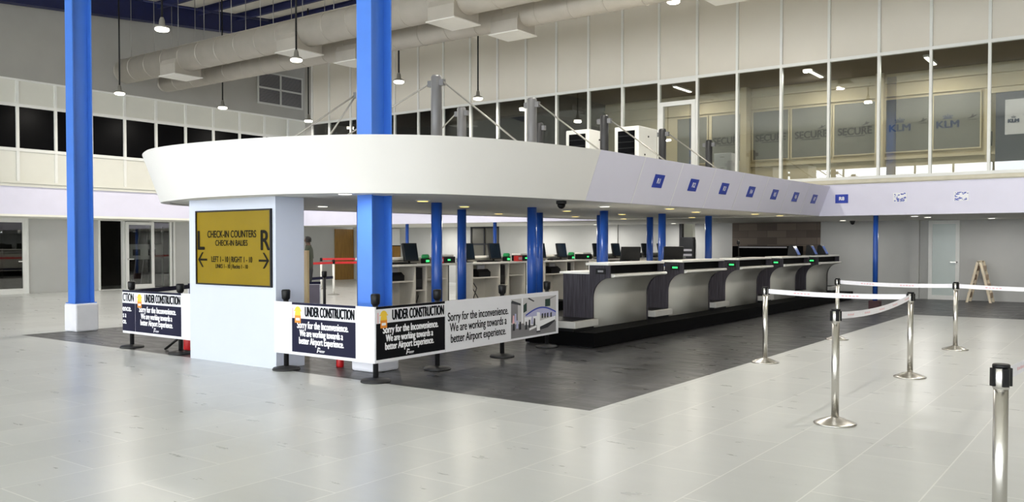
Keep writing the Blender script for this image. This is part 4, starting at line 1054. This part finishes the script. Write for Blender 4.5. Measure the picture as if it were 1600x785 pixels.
# ================================================================== DUCTS
def duct(x, z, r, y0, y1, boxes, lab, hang):
    t = thing('ventilation_duct', lab, 'duct', (x, y1, z), group='round ceiling ducts')
    L = y1 - y0
    prof = [(r * 0.55, 0.0), (r * 0.9, -0.05), (r, -0.18)]
    mb = MB(); mb.lathe([(r, -0.18), (r, -L)], 40, ax='y')
    y = -0.9
    while y > -L:
        mb.lathe([(r - 0.005, y + 0.012), (r + 0.009, y + 0.01), (r + 0.009, y - 0.01), (r - 0.005, y - 0.012)], 40, ax='y'); y -= 0.86
    mb.build('pipe', M['duct'], t)
    mb = MB(); mb.lathe(prof, 36, ax='y'); mb.build('end_cap', M['duct'], t)
    for yb in boxes:
        o = yb - y1
        mb = MB(); mb.prism([(-0.42, -0.5), (0.42, -0.5), (0.42, -0.2), (0.3, 0.12), (-0.3, 0.12), (-0.42, -0.2)] if r > 0.3 else [(-0.34, -0.42), (0.34, -0.42), (0.34, -0.15), (0.24, 0.1), (-0.24, 0.1), (-0.34, -0.15)], 'y', o - 0.37, o + 0.37)
        bx = mb.build('outlet_box', M['duct'], t)
        hh = -0.52 if r > 0.3 else -0.44; ww = 0.45 if r > 0.3 else 0.37
        mb = MB(); mb.box(-ww, ww, o - 0.41, o + 0.41, hh, hh + 0.025); mb.build('diffuser_plate', M['duct_white'], bx)
    mb = MB(); mb.box(-0.02, 0.02, -L, -0.4, r + 0.005, r + 0.035); mb.build('top_rail', M['duct'], t)
    for k in range(hang):
        yy = -0.5 - k * 1.25
        mb = MB(); mb.tube([(0, yy, r), (0, yy, roof_z(x) - z)], 0.01, 6); mb.build('hanger', M['rod'], t)
duct(14.6, 6.9, 0.37, -6, 25.7, (22.6, 17.4, 12.3, 7.2), 'larger round grey duct with square outlets, nearer of the two', 22)
duct(15.85, 6.7, 0.28, -6, 25.5, (16.7, 11.6, 6.5), 'smaller round grey duct, further of the two', 22)
# louvre in the upper left wall
t = thing('wall_louvre', 'four-pane grey louvre high on the dark grey left wall', 'louvre', (20.02, YU, 6.7))
mb = MB(); frame_rect(mb, 0, 2.09, 0, 1.2, -0.04, 0.0, 0.06); mb.box(1.01, 1.08, -0.04, 0, 0.06, 1.14); mb.box(0.06, 2.03, -0.04, 0, 0.57, 0.63); mb.build('frame', M['wall'], t)
for a in (0.06, 1.08):
    for c in (0.06, 0.63):
        mb = MB(); wd = 0.95; mb.box(a, a + wd, -0.01, -0.004, c, c + 0.51, 0)
        for i in range(9): mb.add([(a, -0.03, c + i * 0.056), (a + wd, -0.03, c + i * 0.056), (a + wd, -0.012, c + 0.045 + i * 0.056), (a, -0.012, c + 0.045 + i * 0.056)], [(0, 1, 2, 3)], 1)
        mb.build('slat_panel', [M['black'], M['print_mid']], t)

# ================================================================== OFFICE UPSTAIRS
def ypx(k): return k
PX = 23.97
def partition(y0, y1, z0, z1, lab):
    t = thing('partition_pane', lab, 'partition', (PX, (y0 + y1) / 2, z0), group='office partition panes')
    h, wd = z1 - z0, y1 - y0
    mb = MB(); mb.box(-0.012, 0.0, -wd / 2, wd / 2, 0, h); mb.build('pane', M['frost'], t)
    mb = MB(); e = 0.03
    for a, c, d, f_ in ((-wd / 2 - e, -wd / 2, 0, h), (wd / 2, wd / 2 + e, 0, h), (-wd / 2 - e, wd / 2 + e, -e, 0), (-wd / 2 - e, wd / 2 + e, h, h + e)):
        mb.box(-0.03, 0.0, a, c, d, f_)
    mb.build('frame', M['beige'], t)
    return t
def crown(mb, m, s):
    flat(mb, m, [(-0.5 * s, 0), (0.5 * s, 0), (0.5 * s, 0.12 * s), (-0.5 * s, 0.12 * s)], 0)
    for a in (-0.48, -0.24, 0.0, 0.24, 0.48):
        hh = 0.42 - 0.3 * abs(a) * 0.6
        flat(mb, m, [((a + 0.09 * math.cos(q)) * s, (hh + 0.09 * math.sin(q)) * s) for q in [2 * PI * i / 8 for i in range(8)]], 0.0005)
    flat(mb, m, [(-0.42 * s, 0.16 * s), (0.42 * s, 0.16 * s), (0.36 * s, 0.28 * s), (-0.36 * s, 0.28 * s)], 0.001)
    flat(mb, m, [(-0.04 * s, 0.5 * s), (0.04 * s, 0.5 * s), (0.04 * s, 0.66 * s), (-0.04 * s, 0.66 * s)], 0.0012)
def plane_mark(mb, m, s):
    flat(mb, m, [(-0.5 * s, -0.1 * s), (0.3 * s, 0.22 * s), (0.5 * s, 0.22 * s), (0.1 * s, -0.02 * s)], 0)
    flat(mb, m, [(-0.1 * s, 0.02 * s), (0.02 * s, 0.34 * s), (0.12 * s, 0.34 * s), (0.16 * s, 0.08 * s)], 0.0005)
    flat(mb, m, [(-0.4 * s, -0.24 * s), (0.4 * s, -0.24 * s), (0.4 * s, -0.19 * s), (-0.4 * s, -0.19 * s)], 0.001)
def logo_klm(t, y, z, size, wd):
    m = basis((-0.016, y, z), *FX)
    text('lettering', 'KLM', size, m, M['klm_blue'], t, width=wd, fat=0.012)
    mb = MB(); crown(mb, basis((-0.016, y, z + size * 0.58), *FX), wd * 0.42); mb.build('crown_emblem', M['klm_blue'], t, fix=False)
    mb = MB(); plane_mark(mb, basis((-0.016, y - wd * 1.08, z + 0.14), *FX), wd * 0.5); mb.build('partner_emblem', M['logo_grey'], t, fix=False)
def logo_secure(t, y, z, size, wd):
    m = basis((-0.016, y, z), *FX)
    text('lettering', 'SECURE', size, m, M['logo_grey'], t, width=wd, fat=0.01)
    mb = MB(); flat(mb, m, [(-wd * 0.3, -0.13), (wd * 0.3, -0.13), (wd * 0.3, -0.11), (-wd * 0.3, -0.11)], 0)
    plane_mark(mb, basis((-0.016, y - wd * 0.32, z + 0.17), *FX), wd * 0.28); mb.build('emblem', M['logo_grey'], t, fix=False)
for y0, y1, lab, kind in ((10.45, 11.4, 'office partition pane behind the high glass door', None), (9.35, 10.3, 'office partition pane with a SECURE logo, right of the high glass door', 's'), (8.05, 9.05, 'office partition pane with a SECURE logo, second from the high glass door', 's'), (6.9, 7.95, 'office partition pane with a SECURE logo, third from the high glass door', 's'), (5.75, 6.8, 'office partition pane with a SECURE logo, beside the beige office column', 's'),
                          (4.42, 5.5, 'office partition pane with the KLM crown logo, left one', 'k'), (3.32, 4.36, 'office partition pane with the KLM crown logo, right one', 'k')):
    t = partition(y0, y1, 3.95, 5.3, lab)
    if kind == 's': logo_secure(t, 0.0, 0.6, 0.27, 0.86)
    if kind == 'k': logo_klm(t, 0.2, 0.6, 0.25, 0.5)
b = MB(); b.box(23.75, 24.0, 5.52, 5.72, 3.08, 5.98)
struct(b.build('trim_11', M['beige']), 'beige office column between the logos')
b = MB(); b.box(23.6, 24.0, 9.12, 9.3, 3.08, 5.98)
struct(b.build('trim_12', M['beige']), 'beige office column near the high glass door')
# dark door with a poster
d = MB(); frame_y(d, 1.75, 3.2, 3.08, 5.35, 23.88, 23.99, 0.12, 0.05); d5 = struct(d.build('door_5', M['beige']), 'dark office door with a pale poster')
g = MB(); g.box(23.92, 23.96, 1.87, 2.98, 3.13, 5.23); g.build('dark_leaf', mat('navy_grey_door', (48, 52, 66), 0.4), d5)
g = MB(); g.box(23.86, 23.9, 3.04, 3.07, 3.95, 4.3); g.build('handle', M['black'], d5)
t = thing('door_poster', 'pale poster with a small blue logo on the dark office door', 'poster', (23.915, 2.5, 4.62))
mb = MB(); mb.box(-0.004, 0, -0.28, 0.28, -0.42, 0.42); mb.build('sheet', M['print_grey'], t)
logo_klm(t, 0.1, -0.1, 0.12, 0.22)
# ceiling tubes upstairs
for y, lab in ((10.6, 'white ceiling tube light behind the high glass door'), (6.9, 'white ceiling tube light seen behind the high windows'), (4.2, 'white ceiling tube light at the right of the office'), (1.0, 'white ceiling tube light above the dark office door')):
    t = thing('tube_light', lab, 'light', (22.6, y, 5.98), group='office ceiling tubes')
    mb = MB(); mb.box(-0.55, 0.55, -0.06, 0.06, -0.05, 0.0); mb.build('housing', M['frame'], t)
    mb = MB(); mb.box(-0.52, 0.52, -0.04, 0.04, -0.07, -0.05); mb.build('tube', M['tube'], t)
    light('bulb', 'AREA', (0, 0, -0.09), OFFICE_W, 1.0, (1, 0.96, 0.88), t, sy=0.1)
# pale cabinet inside the office
t = thing('filing_cabinet', 'pale grey filing cabinet behind the high glass wall', 'cabinet', (22.6, 9.3, 3.08))
mb = MB(); mb.box(-0.25, 0.25, -0.25, 0.25, 0, 0.95); mb.build('body', M['print_grey'], t, bevel=0.01)
for z in (0.05, 0.35, 0.65):
    mb = MB(); mb.box(-0.265, -0.25, -0.23, 0.23, z, z + 0.27); dr = mb.build('drawer', M['print_grey'], t)
    mb = MB(); mb.box(-0.28, -0.265, -0.06, 0.06, z + 0.18, z + 0.2); mb.build('handle', M['rod'], dr)

# ================================================================== FAR WALL THINGS
# wooden trestle leaning as an A
t = thing('wooden_trestle', 'folding wooden A-frame trestle standing by the far right wall', 'trestle', (26.1, 3.56, 0))
for sgn, mt in ((1, 'old_pine'), (-1, 'old_pine')):
    lg = MB()
    for x in (-0.3, 0.24):
        for a in (0,):
            y0, y1 = sgn * 0.28, sgn * 0.03
            lg.add([(x, y0 - 0.03, 0), (x + 0.06, y0 - 0.03, 0), (x + 0.06, y0 + 0.03, 0), (x, y0 + 0.03, 0), (x, y1 - 0.03, 1.1), (x + 0.06, y1 - 0.03, 1.1), (x + 0.06, y1 + 0.03, 1.1), (x, y1 + 0.03, 1.1)],
                   [(0, 3, 2, 1), (4, 5, 6, 7), (0, 1, 5, 4), (1, 2, 6, 5), (2, 3, 7, 6), (3, 0, 4, 7)])
    o = lg.build('rail_pair', M[mt], t)
    bd = MB()
    for z in (0.12, 0.36, 0.6, 0.84):
        y = sgn * (0.28 - 0.25 * z / 1.1); bd.box(-0.24, 0.24, y - 0.02, y + 0.02, z, z + 0.14)
    bd.build('rungs', M['brown_pine'], t)
mb = MB(); mb.box(-0.3, 0.3, -0.05, 0.05, 1.08, 1.11); mb.build('hinge_top', M['old_pine'], t)
# baggage scanner in front of the brick wall
t = thing('baggage_scanner', 'long black baggage scanner in front of the brown brick wall', 'scanner', (26.0, 9.35, 0))
mb = MB(); mb.box(-0.45, 0.45, -0.95, 0.95, 0.35, 1.5); mb.build('housing', M['lam_black'], t, bevel=0.02)
mb = MB(); mb.box(-0.47, -0.44, -0.75, 0.75, 1.44, 1.48); mb.build('light_trim', M['print_grey'], t)
mb = MB(); mb.box(-0.35, 0.35, -1.6, 1.4, 0.55, 0.65); mb.build('conveyor', M['black'], t)
for y in (-1.3, -0.8, 0.8, 1.2):
    mb = MB(); mb.box(-0.3, -0.24, y - 0.03, y + 0.03, 0, 0.56); mb.box(0.24, 0.3, y - 0.03, y + 0.03, 0, 0.56); mb.build('leg', M['matte_black'], t)
# dark slatted rack in the recess
t = thing('slatted_rack', 'dark slatted metal rack standing in the far wall recess', 'rack', (26.55, 12.28, 0))
mb = MB(); mb.box(-0.02, 0.3, -0.22, 0.22, 0, 1.78); mb.build('casing', M['black'], t)
mb = MB()
for i in range(8): mb.box(-0.04, -0.02, -0.2, 0.2, 0.2 + i * 0.16, 0.27 + i * 0.16)
mb.build('slats', M['print_mid'], t)
# wooden panel and white cabinet near the left corner
mb = MB(); mb.box(25.6, 26.65, YL - 0.08, YL - 0.01, 0, 2.2); o = mb.build('plywood_sheet', M['brown_board']); tag(o, 'brown plywood sheet against the wall left of the middle blue column', 'sheet')
t = thing('notice_board', 'white board with ochre lower half right of the middle blue column', 'board', (26.66, 25.9, 0.9))
mb = MB(); mb.box(-0.04, 0, -0.5, 0.45, 0.6, 1.3); mb.build('white_half', M['frame'], t)
mb = MB(); mb.box(-0.05, 0, -0.5, 0.45, 0.0, 0.56); mb.build('ochre_half', M['brown_board'], t)
mb = MB(); mb.box(-0.055, 0, -0.52, 0.47, 0.56, 0.6); mb.build('dark_rail', M['black'], t)
# pine plank beside the pillar
mb = MB(); mb.box(-0.02, 0.02, -0.045, 0.045, 0, 1.47)
tag(mb.build('pine_plank', M['pine'], loc=(8.58, 10.1, 0)), 'pale pine plank standing upright behind the right edge of the pillar', 'plank')
# red belts on pale posts at the back left
def pale_post(x, y, lab):
    t = thing('pale_post', lab, 'post', (x, y, 0), group='pale posts with red belts')
    mb = MB(); mb.lathe([(0.18, 0), (0.18, 0.015), (0.05, 0.04)], 24); mb.build('base', M['rod'], t)
    mb = MB(); mb.lathe([(0.035, 0.035), (0.035, 0.95)], 16); mb.build('pole', M['top_white'], t)
    mb = MB(); mb.lathe([(0.045, 0.95), (0.045, 1.06), (0.03, 1.08)], 16); mb.build('head', M['black'], t)
pale_post(18.1, 20.05, 'pale belt post standing at the back between plank and blue column')
pale_post(20.2, 23.0, 'pale belt post further back holding the upper red belt')
pale_post(15.0, 19.2, 'pale belt post behind the white pillar holding the red belts')
pale_post(20.4, 18.6, 'pale belt post hidden behind the middle blue column holding the red belts')
def flatbelt(p, q, z0, z1, mt, lab):
    mb = MB(); d = (Vector(q) - Vector(p)).normalized(); n = Vector((d.y, -d.x)) * 0.003
    v = [(p[0] - n.x, p[1] - n.y, z0), (q[0] - n.x, q[1] - n.y, z0), (q[0] - n.x, q[1] - n.y, z1), (p[0] - n.x, p[1] - n.y, z1), (p[0] + n.x, p[1] + n.y, z0), (q[0] + n.x, q[1] + n.y, z0), (q[0] + n.x, q[1] + n.y, z1), (p[0] + n.x, p[1] + n.y, z1)]
    mb.add(v, [(0, 1, 2, 3), (7, 6, 5, 4), (0, 4, 5, 1), (1, 5, 6, 2), (2, 6, 7, 3), (3, 7, 4, 0)])
    tag(mb.build('barrier_belt', M[mt]), lab, 'belt', 'belts on the back left posts')
flatbelt((15.0, 19.2), (18.1, 20.05), 0.95, 1.02, 'red', 'lower red belt left of the pale post at the back')
flatbelt((18.1, 20.05), (20.4, 18.6), 0.95, 1.02, 'red', 'red belt between the pale post and the middle blue column')
flatbelt((20.2, 23.0), (22.9, 20.4), 1.0, 1.07, 'red', 'upper red belt furthest back in front of the brown panel')
pale_post(22.9, 20.4, 'pale belt post at the far end of the upper red belt')
flatbelt((15.0, 19.2), (18.1, 20.05), 0.5, 0.58, 'banner_navy', 'dark lower belt left of the pale post at the back')

# ================================================================== PERSON (standing at the back, half hidden by the pillar)
def make_person(loc, rz):
    t = thing('person', 'person in an olive shirt standing behind the white pillar, looking left', 'person', loc, rz)
    V = {}; vs, es, rs = [], [], []
    def v(n, p, r): V[n] = len(vs); vs.append(p); rs.append(r)
    def e(a, b): es.append((V[a], V[b]))
    v('pelvis', (0, 0, 0.98), 0.135); v('waist', (0.01, 0, 1.12), 0.125); v('chest', (0.0, 0, 1.33), 0.15); v('neck0', (0, 0, 1.49), 0.07); v('neck1', (0.015, 0, 1.57), 0.056); v('head', (0.03, 0, 1.66), 0.088); v('crown', (0.02, 0, 1.75), 0.078)
    for a, b in (('pelvis', 'waist'), ('waist', 'chest'), ('chest', 'neck0'), ('neck0', 'neck1'), ('neck1', 'head'), ('head', 'crown')): e(a, b)
    for s, sd in (('l', 1), ('r', -1)):
        v('hip' + s, (0, 0.1 * sd, 0.9), 0.095); v('knee' + s, (0.02, 0.11 * sd, 0.5), 0.06); v('ank' + s, (-0.01, 0.12 * sd, 0.09), 0.04); v('toe' + s, (0.15, 0.14 * sd, 0.04), 0.035)
        v('sh' + s, (0, 0.19 * sd, 1.42), 0.065); v('elb' + s, (-0.02, 0.25 * sd, 1.14), 0.043); v('wri' + s, (0.08, 0.25 * sd, 0.9), 0.03); v('palm' + s, (0.11, 0.245 * sd, 0.83), 0.028)
        e('pelvis', 'hip' + s); e('hip' + s, 'knee' + s); e('knee' + s, 'ank' + s); e('ank' + s, 'toe' + s)
        e('chest', 'sh' + s); e('sh' + s, 'elb' + s); e('elb' + s, 'wri' + s); e('wri' + s, 'palm' + s)
        for i, (dx, l) in enumerate(((0.03, 0.075), (0.01, 0.085), (-0.01, 0.08), (-0.028, 0.065))):
            v('f%d%s' % (i, s), (0.115 + dx, 0.242 * sd, 0.79), 0.0095); v('g%d%s' % (i, s), (0.12 + dx, 0.232 * sd, 0.79 - l * 0.5), 0.009); v('h%d%s' % (i, s), (0.115 + dx, 0.215 * sd, 0.79 - l), 0.008)
            e('palm' + s, 'f%d%s' % (i, s)); e('f%d%s' % (i, s), 'g%d%s' % (i, s)); e('g%d%s' % (i, s), 'h%d%s' % (i, s))
        v('t0' + s, (0.145, 0.225 * sd, 0.85), 0.011); v('t1' + s, (0.16, 0.21 * sd, 0.81), 0.009); e('wri' + s, 't0' + s); e('t0' + s, 't1' + s)
    me = bpy.data.meshes.new('body'); me.from_pydata(vs, es, []); o = bpy.data.objects.new('body', me); COL.objects.link(o)
    sk = o.modifiers.new('skin', 'SKIN'); sb = o.modifiers.new('sub', 'SUBSURF'); sb.levels = 2; sb.render_levels = 2
    for i, r in enumerate(rs):
        d = me.skin_vertices[0].data[i]; d.radius = (r, r); d.use_root = (i == 0)
    bpy.context.view_layer.update(); dg = bpy.context.evaluated_depsgraph_get()
    bm_ = bpy.data.meshes.new_from_object(o.evaluated_get(dg)); bpy.data.objects.remove(o)
    for vv in bm_.vertices:                                # shape torso, skull and nose
        c = vv.co
        if 0.9 < c.z < 1.45 and abs(c.y) < 0.2: c.x *= 0.82; c.y *= 1.12
        if c.z > 1.6 and abs(c.y) < 0.02 and 1.63 < c.z < 1.68 and c.x > 0.08: c.x += 0.02
    bm_.materials.clear(); bm_.materials.append(M['skin'])
    for p in bm_.polygons: p.use_smooth = True
    body = bpy.data.objects.new('body', bm_); COL.objects.link(body); body.parent = t
    def shell(name, mt, pred, off):
        b = bmesh.new(); b.from_mesh(bm_); b.normal_update()
        kill = [f for f in b.faces if not pred(f.calc_center_median())]
        bmesh.ops.delete(b, geom=kill, context='FACES'); b.normal_update()
        for vv in b.verts: vv.co += vv.normal * off
        m_ = bpy.data.meshes.new(name); b.to_mesh(m_); b.free(); m_.materials.clear(); m_.materials.append(M[mt])
        for p in m_.polygons: p.use_smooth = True
        q = bpy.data.objects.new(name, m_); COL.objects.link(q); q.parent = t
    shell('shirt', 'shirt', lambda c: 0.93 < c.z < 1.52 and not (abs(c.y) > 0.2 and c.z < 1.17), 0.014)
    shell('trousers', 'trousers', lambda c: 0.09 < c.z < 1.0 and abs(c.y) < 0.21 and not (abs(c.y) > 0.2), 0.012)
    shell('shoes', 'hair', lambda c: c.z < 0.12 and abs(c.y) < 0.21, 0.01)
    shell('hair', 'hair', lambda c: c.z > 1.62 and (c.z > 1.72 or c.x < 0.05), 0.026)
    for sd in (1, -1):
        mb = MB(); mb.lathe([(0.0, -0.008), (0.03, -0.004), (0.028, 0.006), (0.0, 0.008)], 12, c=(0.02, 0.09 * sd, 1.665), ax='y'); mb.build('ear', M['skin'], t)
make_person((15.55, 18.2, 0), math.radians(36.25 + 90))
